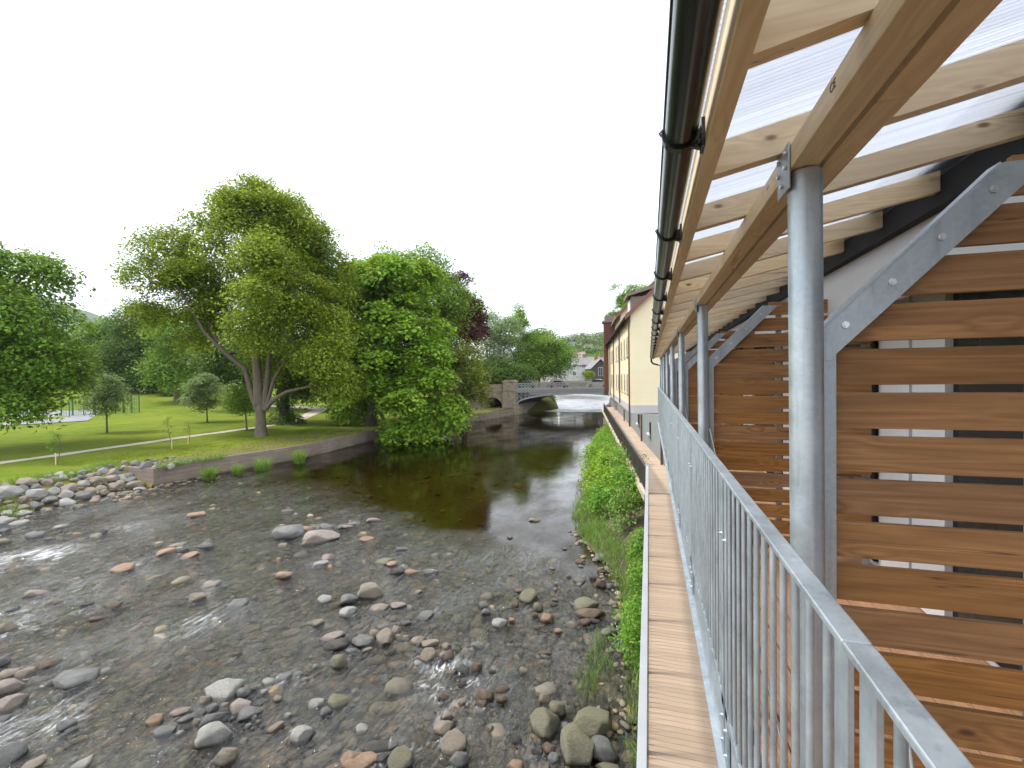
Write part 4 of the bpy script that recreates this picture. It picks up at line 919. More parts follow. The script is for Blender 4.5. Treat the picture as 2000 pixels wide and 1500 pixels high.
for k in range(14):
    a0 = math.pi*k/14; a1 = math.pi*(k+1)/14; ua, ub = AC+AR*math.cos(a0), AC+AR*math.cos(a1); za_, zb_ = zs+AR*math.sin(a0)*.95, zs+AR*math.sin(a1)*.95
    mb.hexa([Bp(ub,-.2,zb_),Bp(ua,-.2,za_),Bp(ua,VW+.2,za_),Bp(ub,VW+.2,zb_),Bp(ub,-.2,4.25),Bp(ua,-.2,4.25),Bp(ua,VW+.2,4.25),Bp(ub,VW+.2,4.25)])
bbox(mb, -9.5, -.22, -.28, VW+.28, 4.251, 4.5); bbox(mb, -9.5, -.22, -.15, .3, 4.501, 5.4); bbox(mb, -9.5, -.22, -.22, .37, 5.401, 5.58)
mb.build('stone_abutment', M['sandstone'], br)
# far abutment on the right side, under the building
mb = MB(); bbox(mb, u1+.02, u1+6, -.3, VW+.3, -.8, 4.3); mb.build('right_abutment', M['sandstone'], br)

# cars crossing the bridge (only their roofs show above the parapet)
def car(u, v, col, label, L=4.1, H=1.48, dirn=1):
    root = empty('car', Bp(u, v, 4.64), label, 'car', 'cars on the bridge')
    prof = [(-.5,.28),(-.5,.62),(-.42,.80),(-.30,.86),(-.17,1.42),(-.02,1.48),(.16,1.43),(.30,.92),(.44,.82),(.5,.62),(.5,.28)]
    pm = simple('car_paint', col, .25, .3, .03); mb = MB()
    w_ = .84
    body = [(-.5,.28),(-.5,.62),(-.42,.84),(-.3,.88),(.3,.9),(.44,.82),(.5,.62),(.5,.28)]
    mb.prism([Bp(u+x*L*dirn, v-w_, 4.64+z*H/1.48) for x, z in body], Bp(0,0,0), Bp(0, 2*w_, 0)); mb.build('body', pm, root)
    mb = MB(); gh = [(-.31,.885),(-.19,1.36),(.15,1.37),(.29,.905)]
    P0 = [Bp(u+x*L*dirn, v-w_+.06+(z-.88)*.22, 4.64+z*H/1.48) for x, z in gh]; P1 = [Bp(u+x*L*dirn, v+w_-.06-(z-.88)*.22, 4.64+z*H/1.48) for x, z in gh]
    mb.add(P0+P1, [(3,2,1,0),(4,5,6,7),(0,1,5,4),(1,2,6,5),(2,3,7,6)]); mb.build('windows', M['black_metal'], root)
    mb = MB(); rf = [(-.195,1.365),(-.12,1.44),(-.02,1.48),(.08,1.455),(.155,1.375)]
    mb.prism([Bp(u+x*L*dirn, v-w_+.17, 4.64+z*H/1.48) for x, z in rf], Bp(0,0,0), Bp(0, 2*w_-.34, 0)); mb.build('roof', pm, root)
    for x in (-.31, .31):
        for s_ in (-1, 1):
            m2 = MB(); c = Bp(u+x*L, v+s_*(w_-.08), 4.64+.31); m2.tube([c-bv*.1, c+bv*.1], .31, 14); m2.build('wheel', M['black_pvc'], root)
car(3.4, 2.2, (.03,.20,.22), 'teal car on the bridge, nearest the stone pier'); car(9.6, 2.2, (.16,.16,.34), 'blue-violet car near the middle of the bridge'); car(16.6, 5.4, (.5,.52,.55), 'silver car at the building end of the bridge', 4.4, 1.6, -1)

# ------------------------------------------------------------------ houses behind the bridge, hills
def roof_mat(name, a, b):
    t = NT(name); v = t.coord('Object', (1,1,1), False); sx = t.n('SeparateXYZ'); t.t.links.new(v, sx.inputs[0])
    n = t.noise(v, 2.5, 5, .7); ln = t.mr(t.math('PINGPONG', t.math('MULTIPLY', sx.outputs[2], 4.0), .5), 0, .1, 1, 0)
    c = t.mix(n, a, b); c = t.mix(t.math('MULTIPLY', ln, .5), c, tuple(q*.5 for q in a)); t.set(Base_Color=c, Roughness=.8); return t.m
M['slate'] = roof_mat('grey_slate', (.15,.145,.15), (.25,.24,.24)); M['tile'] = roof_mat('brown_tiles', (.20,.15,.13), (.30,.24,.21))
M['render_w'] = simple('white_render', (.72,.72,.70), .85, 0, .06, 1); M['glass'] = simple('window_glass', (.03,.035,.04), .08, 0, .1)
M['brickd'] = simple('dark_gable_stone', (.10,.09,.08), .9, 0, .3, 3); M['wframe'] = simple('white_window_frame', (.75,.75,.75), .5)
M['chimney'] = simple('chimney_brick', (.30,.17,.12), .9, 0, .2, 4)
def house(c, yaw, W, L, H, RH, wall, roof, label, wins=(), chim=(.3,), gable=False):
    """gable=True: the gable end faces the camera"""
    root = empty('house', c, label, 'house')
    R = Matrix.Rotation(yaw, 3, 'Z')
    def P(x, y, z): return Vector(c) + R @ Vector((x, y, z))
    def bx(mb, x0, x1, y0, y1, z0, z1): mb.hexa([P(x0,y0,z0),P(x1,y0,z0),P(x1,y1,z0),P(x0,y1,z0),P(x0,y0,z1),P(x1,y0,z1),P(x1,y1,z1),P(x0,y1,z1)])
    mb = MB()
    if gable:
        poly = [P(-W/2,0,-1),P(W/2,0,-1),P(W/2,0,H),P(0,0,H+RH),P(-W/2,0,H)]; mb.prism(poly, P(0,0,0), P(0,L,0))
    else:
        poly = [P(-W/2,0,-1),P(-W/2,L,-1),P(-W/2,L,H),P(-W/2,L/2,H+RH),P(-W/2,0,H)]; mb.prism(poly, P(0,0,0), P(W,0,0))
    mb.build('wall', wall, root)
    mb = MB(); e = .35
    for s_ in (-1, 1):
        if gable:
            q = [P(s_*(W/2+e),-e,H-e*RH/(W/2)+.03),P(0,-e,H+RH+.03),P(0,-e,H+RH+.2),P(s_*(W/2+e),-e,H-e*RH/(W/2)+.2)]; mb.prism(q, P(0,0,0), P(0,L+2*e,0))
        else:
            y = -e if s_ < 0 else L+e; q = [P(-W/2-e,y,H-e*RH/(L/2)+.03),P(-W/2-e,L/2,H+RH+.03),P(-W/2-e,L/2,H+RH+.2),P(-W/2-e,y,H-e*RH/(L/2)+.2)]; mb.prism(q, P(0,0,0), P(W+2*e,0,0))
    rf = mb.build('roof', roof, root)
    for t_ in chim:
        m2 = MB(); x = -W/2+W*t_ if not gable else 0; y = L/2 if not gable else L*t_
        bx(m2, x-.5, x+.5, y-.4, y+.4, H+RH-.6, H+RH+1.1); o = m2.build('chimney', M['chimney'], root)
    for x, z, ww, hh in wins:
        m2 = MB(); bx(m2, x-ww/2, x+ww/2, -.06, .02, z, z+hh); f = m2.build('window', M['wframe'], root)
        m3 = MB(); bx(m3, x-ww/2+.1, x-.04, -.09, -.05, z+.1, z+hh-.1); bx(m3, x+.04, x+ww/2-.1, -.09, -.05, z+.1, z+hh-.1)
        me = m3.mesh('pane'); o = bpy.data.objects.new('pane', me); me.materials.append(M['glass']); COL.objects.link(o); o.parent = f; o.location = (0,0,0)
    return root
W4 = [(-3,.8,1,1.3),(-3,3.4,1,1.2),(0,3.4,1,1.2),(3,3.4,1,1.2),(3,.8,1,1.3),(0,.8,1,1.3)]
def hz(px, py, d): p = D(px, py, d); return p
house(hz(1140,738,150), YAW, 16, 8, 4.2, 2.6, M['render_w'], M['slate'], 'long white house with grey slate roof behind the bridge', W4+[(-6,3.0,1,1.2),(6,3.0,1,1.2)], (.2,.55,.9))
house(hz(1173,742,140), YAW+.1, 5.4, 8, 3.6, 2.6, M['brickd'], M['slate'], 'small dark gabled house with a tall white window beside the cream building', [(0,1.2,1.4,2.6)], (.6,), True)
house(hz(1068,742,138), YAW+.3, 7, 9, 3.2, 2.4, M['render_w'], M['slate'], 'white gabled house half hidden by the round tree over the bridge', [(-1.6,1,1,1.3),(1.6,1,1,1.3)], (.5,), True)
house(hz(1108,733,158), YAW-.1, 12, 8, 5.2, 2.8, M['render_w'], M['tile'], 'white house with brown roof farther back, left of the slate roofed one', W4[:4], (.3,.8))
# houses behind the park trees on the left
for px, py, d, ww, lb_, mt in [(95,778,138,12,'white house glimpsed through the leaves at far left','slate'),(150,776,150,10,'pale house with dark roof behind the sports court','tile'),(30,778,145,12,'grey-roofed house behind the leftmost tree','slate')]:
    house(hz(px,py,d), YAW+.5, ww, 8, 4.5, 3, M['render_w'], M[mt], lb_, W4[:4], (.3,.7))
def hill_mat(name, a, b):
    t = NT(name); v = t.coord('Object', (1,1,1), False); n = t.noise(v, .02, 6, .7); n2 = t.noise(v, .09, 4, .7)
    c = t.mix(t.mr(n, .35, .65, 0, 1), a, b); c = t.mix(t.mr(n2, .4, .7, 0, .6), c, tuple(q*.5 for q in a)); t.set(Base_Color=c, Roughness=1, Normal=t.bump(n2, 1, 4)); return t.m
def hill(name, ridge, back, mat, label=None):
    """ridge: list of (px, py top, distance); slope runs down towards the viewer"""
    V = []; n = 14
    R_ = []
    for (a, b) in zip(ridge, ridge[1:]):
        for k in range(12): R_.append([a[i]+(b[i]-a[i])*k/12 for i in range(3)])
    R_.append(ridge[-1])
    for px, py, d in R_:
        p = D(px, py, d)
        for j in range(n+1):
            t = j/n; q = Vector((p.x*(1-back*t), p.y*(1-back*t), 0)); q.z = 1 + (p.z-1)*(1-t)**1.15 + (2+.012*d)*noise.noise(q*.016)*(1 if j < n else 0)*(.3+.7*(j > 0))
            V.append(q)
    m = n+1; F = [(i*m+j, i*m+j+1, (i+1)*m+j+1, (i+1)*m+j) for i in range(len(R_)-1) for j in range(n)]
    return setp(link(name, npmesh(name, V, F, True), mat), kind='structure'), V
hill('hill', [(-900,560,1500),(-300,560,1500),(0,572,1500),(60,572,1500),(110,588,1500),(160,604,1500),(230,632,1500),(420,700,1500),(600,712,1500),(800,715,1500)], .55, hill_mat('far_moor', (.055,.10,.045), (.11,.15,.06)))
hill('hill', [(800,722,900),(1000,705,900),(1060,690,900),(1110,662,950),(1150,655,950),(1185,645,1100),(1260,620,1100),(1500,600,1100),(2200,560,1100)], .5, hill_mat('far_slope', (.06,.11,.055), (.13,.17,.08)))
_, HV = hill('hill', [(900,725,420),(1060,700,420),(1110,668,430),(1150,664,430),(1200,660,430),(1300,650,430),(1500,640,430)], .5, hill_mat('wooded_slope', (.04,.09,.03), (.08,.13,.05)))
HV = np.array(HV); ii = rng.integers(0, len(HV), 1500); c = HV[ii] + rng.normal(0, 7, (1500, 3))*[1,1,0] + [0,0,3.0]
sel = (c[:, 1] > 180); c = c[sel]
V, F = leaves(c, np.tile([0,-.3,.95], (len(c),1)), 26, 3.4, 1.7, .2, 1.3, .8, .3)
setp(link('far_wood', npmesh('far_wood', V, F), LEAF['dark']), 'dense wood covering the hillside beyond the bridge', 'wood', kind='stuff')
for k, (px, py, d) in enumerate([(1118,676,400),(1132,672,405),(1146,676,400),(1160,668,410),(1126,684,380),(1155,690,360),(1168,694,350)]):
    house(D(px, py, d), YAW+.2*math.sin(k*3), 9, 8, 4.5, 2.6, M['render_w'], M['tile'] if k % 2 else M['slate'],
          ['white house highest left on the wooded hillside','white house left of centre on the wooded hillside','white house in the middle row of the wooded hillside','white house highest on the right of the wooded hillside','white house lowest left on the wooded hillside','white house low on the hillside above the long slate roof','white house on the hillside nearest the brown tower'][k], W4[:3], (.5,))
bg('broadleaf_tree', 'low bushy tree in front of the wooded hillside', 1120, 735, 190, [(1100,706,190,30,14),(1150,712,190,30,12),(1180,705,190,20,14)], 'mid', dens=.15, size=.7, spread=2)
bg('round_shrub', 'bright yellow-green bush in front of the long slate-roofed house', 1150, 738, 128, [(1150,730,128,10,7)], 'yg', dens=2, n=40, spread=.5, size=.3, trunk=False, cat='shrub')
bg('round_shrub', 'bush hanging at the far bank under the bridge arch', 1078, 790, 104, [(1076,780,104,9,9),(1070,790,104,6,10)], 'olive', dens=2, n=40, spread=.45, size=.25, trunk=False, cat='shrub')
bg('broadleaf_tree', 'tree whose top shows above the cream building roof', 1300, 740, 120, [(1225,575,120,30,18),(1260,590,120,50,40),(1300,610,120,60,60)], 'mid', dens=.4, size=.45, spread=1.2)
bg('broadleaf_tree', 'tree on the far right bank beside the brown tower', 1215, 740, 125, [(1196,625,125,14,18),(1200,655,125,14,26),(1215,640,125,24,40)], 'mid', dens=.6, size=.4, spread=1.0)
# far bank hedge so the river does not end bare
bg('round_shrub', 'dark bushes along the far river bend', 1110, 770, 175, [(1060,758,175,40,9),(1110,757,190,50,8),(1170,757,190,40,8)], 'dark', dens=.6, n=40, spread=1.2, size=.6, trunk=False, cat='shrub')

# park fence, bench wall, bollard
def mesh_fence(pa, pb, n, H, label):
    root = empty('mesh_fence', pa, label, 'fence'); m = M.setdefault('green_paint', simple('green_fence_paint', (.02,.13,.085), .5))
    for i in range(n+1):
        p = pa.lerp(pb, i/n); p.z = bankh(p.x, p.y); mb = MB(); mb.box(p.x-.06, p.x+.06, p.y-.06, p.y+.06, p.z-.1, p.z+H); mb.build('post', m, root)
    mb = MB(); za = bankh(pa.x, pa.y); zb = bankh(pb.x, pb.y); k = int((pb-pa).length/.28)
    for i in range(k):
        p = pa.lerp(pb, i/k); z = za+(zb-za)*i/k; mb.box(p.x-.012, p.x+.012, p.y-.012, p.y+.012, z, z+H-.05)
    for j in range(13):
        h = .1+(H-.15)*j/12; mb.tube([Vector((pa.x,pa.y,za+h)), Vector((pb.x,pb.y,zb+h))], .014, 4)
    mb.build('mesh_panel', m, root)
fa, fb_, fc_ = gp(120, 813), gp(226, 808), gp(272, 806)
mesh_fence(fa, fb_, 5, 3.0, 'long green mesh fence at the back of the sports court'); mesh_fence(fb_, fc_, 3, 3.0, 'short green mesh fence return at the right end of the sports court')
for i, (px, py) in enumerate([(46,826),(92,822),(136,815)]):
    p = gp(px, py); mb = MB(); mb.tube([p-Vector((0,0,.1)), p+Vector((0,0,2.4))], .05, 6)
    setp(mb.build('court_post', M['barkd']), ['leftmost dark post at the court edge','middle dark post at the court edge','dark post at the court edge nearest the green fence'][i], 'post', 'posts at the court edge')
p = gp(572, 818); mb = MB(); mb.tube([p-Vector((0,0,.1)), p+Vector((0,0,1.15))], .09, 10); mb.tube([p+Vector((0,0,1.16)), p+Vector((0,0,1.3))], .13, 10)
setp(mb.build('bollard', M['black_metal']), 'short black bollard by the path behind the ivy-covered tree', 'bollard')
a = D(276, 771, 118); b = D(322, 770, 118); mb = MB(); mb.prism([a+Vector((0,0,-3)), b+Vector((0,0,-3)), b, a], (0,0,0), (-.5,.9,0)); setp(mb.build('park_wall', M['coping']), 'low pale wall under the dark trees at the back of the park', 'wall')

# ------------------------------------------------------------------ cream building
def cream_mat():
    t = NT('cream_render'); v = t.coord('Object', (1,1,1), False); n = t.noise(v, .5, 5, .6); sx = t.n('SeparateXYZ'); t.t.links.new(v, sx.inputs[0])
    ln = t.mr(t.math('PINGPONG', t.math('MULTIPLY', sx.outputs[2], 1/.45), .5), 0, .03, 1, 0)
    c = t.mix(t.mr(n, .3, .7, 0, 1), (.78,.68,.45), (.84,.74,.52)); c = t.mix(t.math('MULTIPLY', ln, .22), c, (.55,.46,.30))
    t.set(Base_Color=c, Roughness=.9, Normal=t.bump(t.noise(v, 20, 3), .2, .01)); return t.m
M['cream'] = cream_mat(); M['brownwood'] = simple('brown_cladding', (.13,.05,.03), .7, 0, .2, 2); M['beige'] = simple('pale_timber_edge', (.50,.43,.34), .8, 0, .12, 3); M['pinkband'] = simple('pale_grey_band', (.50,.47,.47), .8, 0, .05, 1)
M['paleglass'] = simple('reflection_tinted_pane', (.36,.33,.26), .12); M['greywall'] = simple('grey_green_render', (.22,.24,.235), .9, 0, .14, .6); M['pipe'] = simple('brown_downpipe', (.11,.05,.035), .5); M['redbrown'] = simple('red_brown_bargeboard', (.20,.08,.055), .6, 0, .15, 2); M['rooftile'] = roof_mat('brown_grey_tiles', (.17,.13,.11), (.26,.21,.18))  # paleglass: grazing sky reflection put into the pane colour
CB = empty('cream_building', (-1.53, 42, 0), 'long cream rendered building with steep gables overhanging the walkway by the bridge', 'building')
cA = Vector((-1.55, 42.2, 0)); cdir = Vector((-.1335, .991, 0)).normalized(); cn = Vector((cdir.y, -cdir.x, 0))   # cn points right (into the building)
def Cp(s, r, z): return cA + cdir*s + cn*r + Vector((0,0,z))       # s along facade, r into building
def cbox(mb, s0, s1, r0, r1, z0, z1): return mb.hexa([Cp(s0,r0,z0),Cp(s0,r1,z0),Cp(s1,r1,z0),Cp(s1,r0,z0),Cp(s0,r0,z1),Cp(s0,r1,z1),Cp(s1,r1,z1),Cp(s1,r0,z1)])
ZB, ZE = 3.85, 12.4; CL = 37.0; GW = 11.0; RHg = 5.2
mb = MB(); P = [Cp(0,0,ZB+.45), Cp(0,GW,ZB+.45), Cp(0,GW,ZE), Cp(0,GW/2,ZE+RHg), Cp(0,0,ZE)]; mb.prism(P, Cp(0,0,0), Cp(CL,0,0)); mb.build('wall', M['cream'], CB)
mb = MB(); cbox(mb, -.06, CL+.06, -.06, GW, ZB-.25, ZB+.44); mb.build('plinth_band', M['pinkband'], CB)
mb = MB()
for s_ in (0, 1):
    r0, r1 = (-.45, GW/2) if s_ == 0 else (GW+.45, GW/2); z0 = ZE-.45*RHg/(GW/2)
    mb.prism([Cp(-.35,r0,z0+.04), Cp(-.35,r1,ZE+RHg+.04), Cp(-.35,r1,ZE+RHg+.26), Cp(-.35,r0,z0+.26)], Cp(0,0,0), Cp(CL+.7,0,0))
rf = mb.build('roof', M['rooftile'], CB)
mb = MB(); z0 = ZE-.45*RHg/(GW/2)
mb.prism([Cp(-.42,-.5,z0-.16), Cp(-.42,GW/2,ZE+RHg-.12), Cp(-.42,GW/2,ZE+RHg+.30), Cp(-.42,-.5,z0+.28)], Cp(0,0,0), Cp(.06,0,0)); mb.build('bargeboard', M['redbrown'], CB)
mb = MB(); cbox(mb, -.36, CL+.3, -.58, -.44, z0-.02, z0+.14); mb.build('gutter', M['black_metal'], CB)
for s_, zb in ((.12, 2.4), (11.5, ZB), (22, ZB), (31, ZB)):
    mb = MB(); mb.tube([Cp(s_,-.14,zb), Cp(s_,-.14,z0)], .075, 8); mb.build('downpipe', M['pipe'], CB)
for s_ in (2.6, 5.6, 9.2, 14, 17.5, 25, 28.5):
    for zz in (ZB+1.5, ZB+5.0):
        m2 = MB(); cbox(m2, s_, s_+1.1, -.05, .06, zz-.08, zz+1.75); f = m2.build('window', M['beige'], CB)
        m3 = MB(); cbox(m3, s_+.09, s_+1.01, -.06, -.03, zz, zz+1.66); me = m3.mesh('pane'); me.materials.append(M['paleglass']); o = bpy.data.objects.new('pane', me); COL.objects.link(o); o.parent = f
        m3 = MB(); cbox(m3, s_-.08, s_+1.18, -.16, .02, zz-.16, zz-.09); me = m3.mesh('sill'); me.materials.append(M['pinkband']); o = bpy.data.objects.new('sill', me); COL.objects.link(o); o.parent = f
# dormer in the roof near the gable
mb = MB(); ds = 3.0; cbox(mb, ds, ds+3.0, .35, 3.2, ZE+.3, ZE+2.0); mb.build('dormer', M['rooftile'], CB)
mb = MB(); mb.prism([Cp(ds-.3,-.05,ZE+2.0), Cp(ds-.3,3.9,ZE+3.1), Cp(ds-.3,3.9,ZE+3.35), Cp(ds-.3,-.05,ZE+2.25)], Cp(0,0,0), Cp(3.6,0,0)); mb.build('dormer_roof', M['rooftile'], CB)
m2 = MB(); cbox(m2, ds+.5, ds+2.5, .28, .37, ZE+.6, ZE+1.8); m2.build('dormer_window', M['wframe'], CB)
m2 = MB(); m2.tube([Cp(-.07,4.6,ZE+1.3), Cp(-.02,4.6,ZE+1.3)], .45, 20, True, False); m2.build('green_plaque', simple('green_plaque_paint', (.10,.42,.16), .5), CB)
# taller block behind with its own gable
mb = MB(); mb.prism([Cp(24,1.0,ZB+.5), Cp(24,13,ZB+.5), Cp(24,13,ZE+3.6), Cp(24,8.0,ZE+9.2), Cp(24,1.0,ZE+3.2)], Cp(0,0,0), Cp(12,0,0)); mb.build('rear_wall', M['cream'], CB)
mb = MB(); mb.prism([Cp(23.6,.4,ZE+2.7), Cp(23.6,8.0,ZE+9.3), Cp(23.6,8.0,ZE+9.6), Cp(23.6,.4,ZE+3.0)], Cp(0,0,0), Cp(12.8,0,0)); mb.build('rear_roof', M['rooftile'], CB)
mb = MB(); mb.prism([Cp(23.5,.3,ZE+2.45), Cp(23.5,8.0,ZE+9.1), Cp(23.5,8.0,ZE+9.55), Cp(23.5,.3,ZE+2.95)], Cp(0,0,0), Cp(.08,0,0)); mb.build('rear_bargeboard', M['redbrown'], CB)
mb = MB(); cbox(mb, CL-.2, CL+2.0, -.75, 1.4, 3.7, ZE+3.4); mb.build('tower_cladding', M['brownwood'], CB)
mb = MB(); cbox(mb, CL-.5, CL+2.4, -1.0, 1.7, ZE+3.41, ZE+3.7); cbox(mb, CL-.1, CL+1.9, -.6, 1.3, ZE+3.71, ZE+4.6); mb.build('tower_cap', M['rooftile'], CB)
# grey base wall running below, towards the viewer
mb = MB()
gl_ = [(Vector((-3.56,58.3,0))), Vector((.83,23.4,0)), Vector((1.55,18.0,0)), Vector((1.6,-3,0))]
gl_ = [Vector((-6.2,79,0)), Vector((-3.56,58.3,0)), Vector((-1.6,42.4,0)), Vector((-.39,32.6,0)), Vector((.83,23.4,0)), Vector((1.55,18.0,0)), Vector((1.6,-3,0))]
def TP(y): return 3.58 if y > 42 else 3.58+(42.4-y)*.078 if y > 18 else 5.3
for a, b in zip(gl_, gl_[1:]):
    mb.hexa([(a.x,a.y,.3),(a.x+.5,a.y,.3),(b.x+.5,b.y,.3),(b.x,b.y,.3),(a.x,a.y,TP(a.y)),(a.x+.5,a.y,TP(a.y)),(b.x+.5,b.y,TP(b.y)),(b.x,b.y,TP(b.y))])
bw = empty('base_wall', gl_[2], 'grey rendered wall along the inner side of the lower walkway', 'wall'); mb.build('wall_face', M['greywall'], bw)
for y, in ((33,),(24.6,),(47,)):
    x = -.39-.1335*(y-32.6) - .1; m2 = MB(); m2.tube([(x, y, 2.4), (x, y, TP(y)-.05)], .06, 8); m2.build('downpipe', M['pipe'], bw)
for y in (29.5, 35.5):
    x = -.39-.1335*(y-32.6); m2 = MB(); m2.box(x-.04, x+.05, y-.5, y+.5, 3.4, 4.1); f = m2.build('window', M['glass'], bw)
    m3 = MB(); m3.box(x-.2, x+.0, y-.6, y+.6, 3.28, 3.38); me = m3.mesh('sill'); me.materials.append(M['pinkband']); o = bpy.data.objects.new('sill', me); COL.objects.link(o); o.parent = f
# stairs at the far end of the walkway
st = empty('timber_stairs', (-5.6, 68, 2.4), 'small timber stair at the far end of the lower walkway', 'stairs'); mb = MB()
for k in range(9):
    s_ = Vector((-4.45, 62, 0)) + cdir*k*.28; mb.hexa([s_+Vector((0,0,2.4+k*.17)), s_+cn*1.0+Vector((0,0,2.4+k*.17)), s_+cn*1.0+cdir*.3+Vector((0,0,2.4+k*.17)), s_+cdir*.3+Vector((0,0,2.4+k*.17)), s_+Vector((0,0,2.45+k*.17)), s_+cn*1.0+Vector((0,0,2.45+k*.17)), s_+cn*1.0+cdir*.3+Vector((0,0,2.45+k*.17)), s_+cdir*.3+Vector((0,0,2.45+k*.17))])
mb.build('treads', M['brownwood'], st)

# ------------------------------------------------------------------ lower walkway
def deck_mat(name, a, b, axis, sc=1):
    t = NT(name); v = t.coord('Object', (1,1,1), False); s_ = [.6, .6, .6]; s_[axis] = .05; m = t.n('Mapping'); t.t.links.new(v, m.inputs['Vector']); m.inputs['Scale'].default_value = tuple(q*20 for q in s_)
    n = t.noise(m.outputs[0], 1, 4, .6); n2 = t.noise(v, .7, 4); r = t.geo()
    c = t.mix(n, a, b); c = t.mix(t.mr(n2, .4, .7, 0, .35), c, tuple(q*.8 for q in a)); hv = t.n('HueSaturation'); t.t.links.new(c, hv.inputs['Color']); t.t.links.new(t.mr(r, 0, 1, .88, 1.1), hv.inputs['Value'])
    t.set(Base_Color=hv.outputs[0], Roughness=.75, Normal=t.bump(n, .2, .003)); return t.m
M['deck1'] = deck_mat('walkway_board', (.44,.325,.235), (.53,.405,.30), 0); M['deck2'] = deck_mat('balcony_board', (.34,.185,.10), (.45,.26,.15), 1)
M['beige'] = simple('pale_timber_edge', (.50,.43,.34), .8, 0, .12, 3); M['darkrail'] = simple('dark_brown_railing', (.045,.035,.03), .6, 0, .2, 3); M['palerail'] = simple('pale_grey_rail_cap', (.40,.42,.44), .5, .2, .12, 3)
ZD = CAMZ-4.6; bend_ = Vector((-.12, 18.5, ZD)); far_ = Vector((-5.55, 59.4, ZD))
mb = MB(); y = .5; pw = .098
while y < 18.5:
    mb.box(-.05-.004*y, 1.6, y, y+pw-.005, ZD-.03, ZD); y += pw
bd = (far_-bend_); bd.z = 0; LB2 = bd.length; bd.normalize(); bn = Vector((bd.y, -bd.x, 0)); s_ = 0
while s_ < LB2+8:
    a = bend_+bd*s_; wd = 1.75; mb.hexa([a-Vector((0,0,.03)), a+bn*wd-Vector((0,0,.03)), a+bn*wd+bd*(pw-.007)-Vector((0,0,.03)), a+bd*(pw-.007)-Vector((0,0,.03)), a, a+bn*wd, a+bn*wd+bd*(pw-.007), a+bd*(pw-.007)]); s_ += pw
setp(mb.build('walkway', M['deck1']), kind='structure')
mb = MB(); mb.box(-.1, 1.6, .5, 18.4, ZD-.28, ZD-.04)
setp(mb.build('walkway', M['beige']), kind='structure')
mb = MB(); a = bend_-bn*.12-Vector((0,0,.30)); mb.hexa([a, a+bn*1.9, a+bn*1.9+bd*(LB2+8), a+bd*(LB2+8), a+Vector((0,0,.26)), a+bn*1.9+Vector((0,0,.26)), a+bn*1.9+bd*(LB2+8)+Vector((0,0,.26)), a+bd*(LB2+8)+Vector((0,0,.26))])
setp(mb.build('walkway', M['beige']), kind='structure')
for i, y in enumerate([3, 8, 13, 18]):
    mb = MB(); mb.tube([(.15, y, -1), (.15, y, ZD-.29)], .11, 10); setp(mb.build('walkway_pile', M['galv']), 'steel pile carrying the near walkway above the bank', 'pile', 'piles under the near walkway')
# near pale railing
nr = empty('walkway_railing', (-.1, 10, ZD), 'pale grey railing along the river side of the near lower walkway', 'railing')
def rxl(y): return -.118 - .0
mb = MB(); mb.box(-.135, -.045, .5, 18.5, ZD+1.07, ZD+1.10, .006); mb.box(-.11, -.07, .5, 18.5, ZD+.98, ZD+1.069); mb.build('handrail', M['palerail'], nr)
mb = MB(); mb.box(-.105, -.085, .5, 18.5, ZD+.02, ZD+.06)
mb.build('bottom_rail', M['palerail'], nr)
mb = MB(); y = .6
while y < 18.4:
    mb.box(-.101, -.089, y-.006, y+.006, ZD+.061, ZD+.979); y += .11
o = mb.build('balusters', M['palerail'], nr); o['kind'] = 'stuff'
for k in range(12):
    y = 1.0+k*1.58; mb = MB(); mb.box(-.12, -.06, y-.025, y+.025, ZD-.2, ZD+1.069); mb.build('post', M['palerail'], nr)
# far dark railing
fr_ = empty('walkway_railing', bend_, 'dark brown slatted railing along the far part of the lower walkway', 'railing')
def rail_seg(mb, o0, o1, z0, z1, s0=0, s1=LB2): a = bend_+bd*s0; b = bend_+bd*s1; mb.hexa([a+bn*o0+Vector((0,0,z0)), a+bn*o1+Vector((0,0,z0)), b+bn*o1+Vector((0,0,z0)), b+bn*o0+Vector((0,0,z0)), a+bn*o0+Vector((0,0,z1)), a+bn*o1+Vector((0,0,z1)), b+bn*o1+Vector((0,0,z1)), b+bn*o0+Vector((0,0,z1))])
mb = MB(); rail_seg(mb, -.06, .04, .98, 1.04); mb.build('handrail', M['darkrail'], fr_)
mb = MB(); rail_seg(mb, -.03, .01, .06, .12); mb.build('bottom_rail', M['darkrail'], fr_)
mb = MB(); s_ = .1
while s_ < LB2: rail_seg(mb, -.025, .005, .121, .979, s_, s_+.05); s_ += .095
o = mb.build('balusters', M['darkrail'], fr_); o['kind'] = 'stuff'
for k in range(22):
    mb = MB(); rail_seg(mb, -.05, .03, -.05, .979, k*1.95+.01, k*1.95+.09); mb.build('post', M['darkrail'], fr_)
mb = MB(); mb.box(-.17, -.09, 18.42, 18.52, ZD-.1, ZD+1.12); mb.build('end_post', M['palerail'], fr_)

# ------------------------------------------------------------------ balcony storey (near, right)
YE = 18.25; YP = [1.51+2.64*k for k in range(7)]; HB = .573; XP = .43
def z_(h): return CAMZ+h
XC = XP
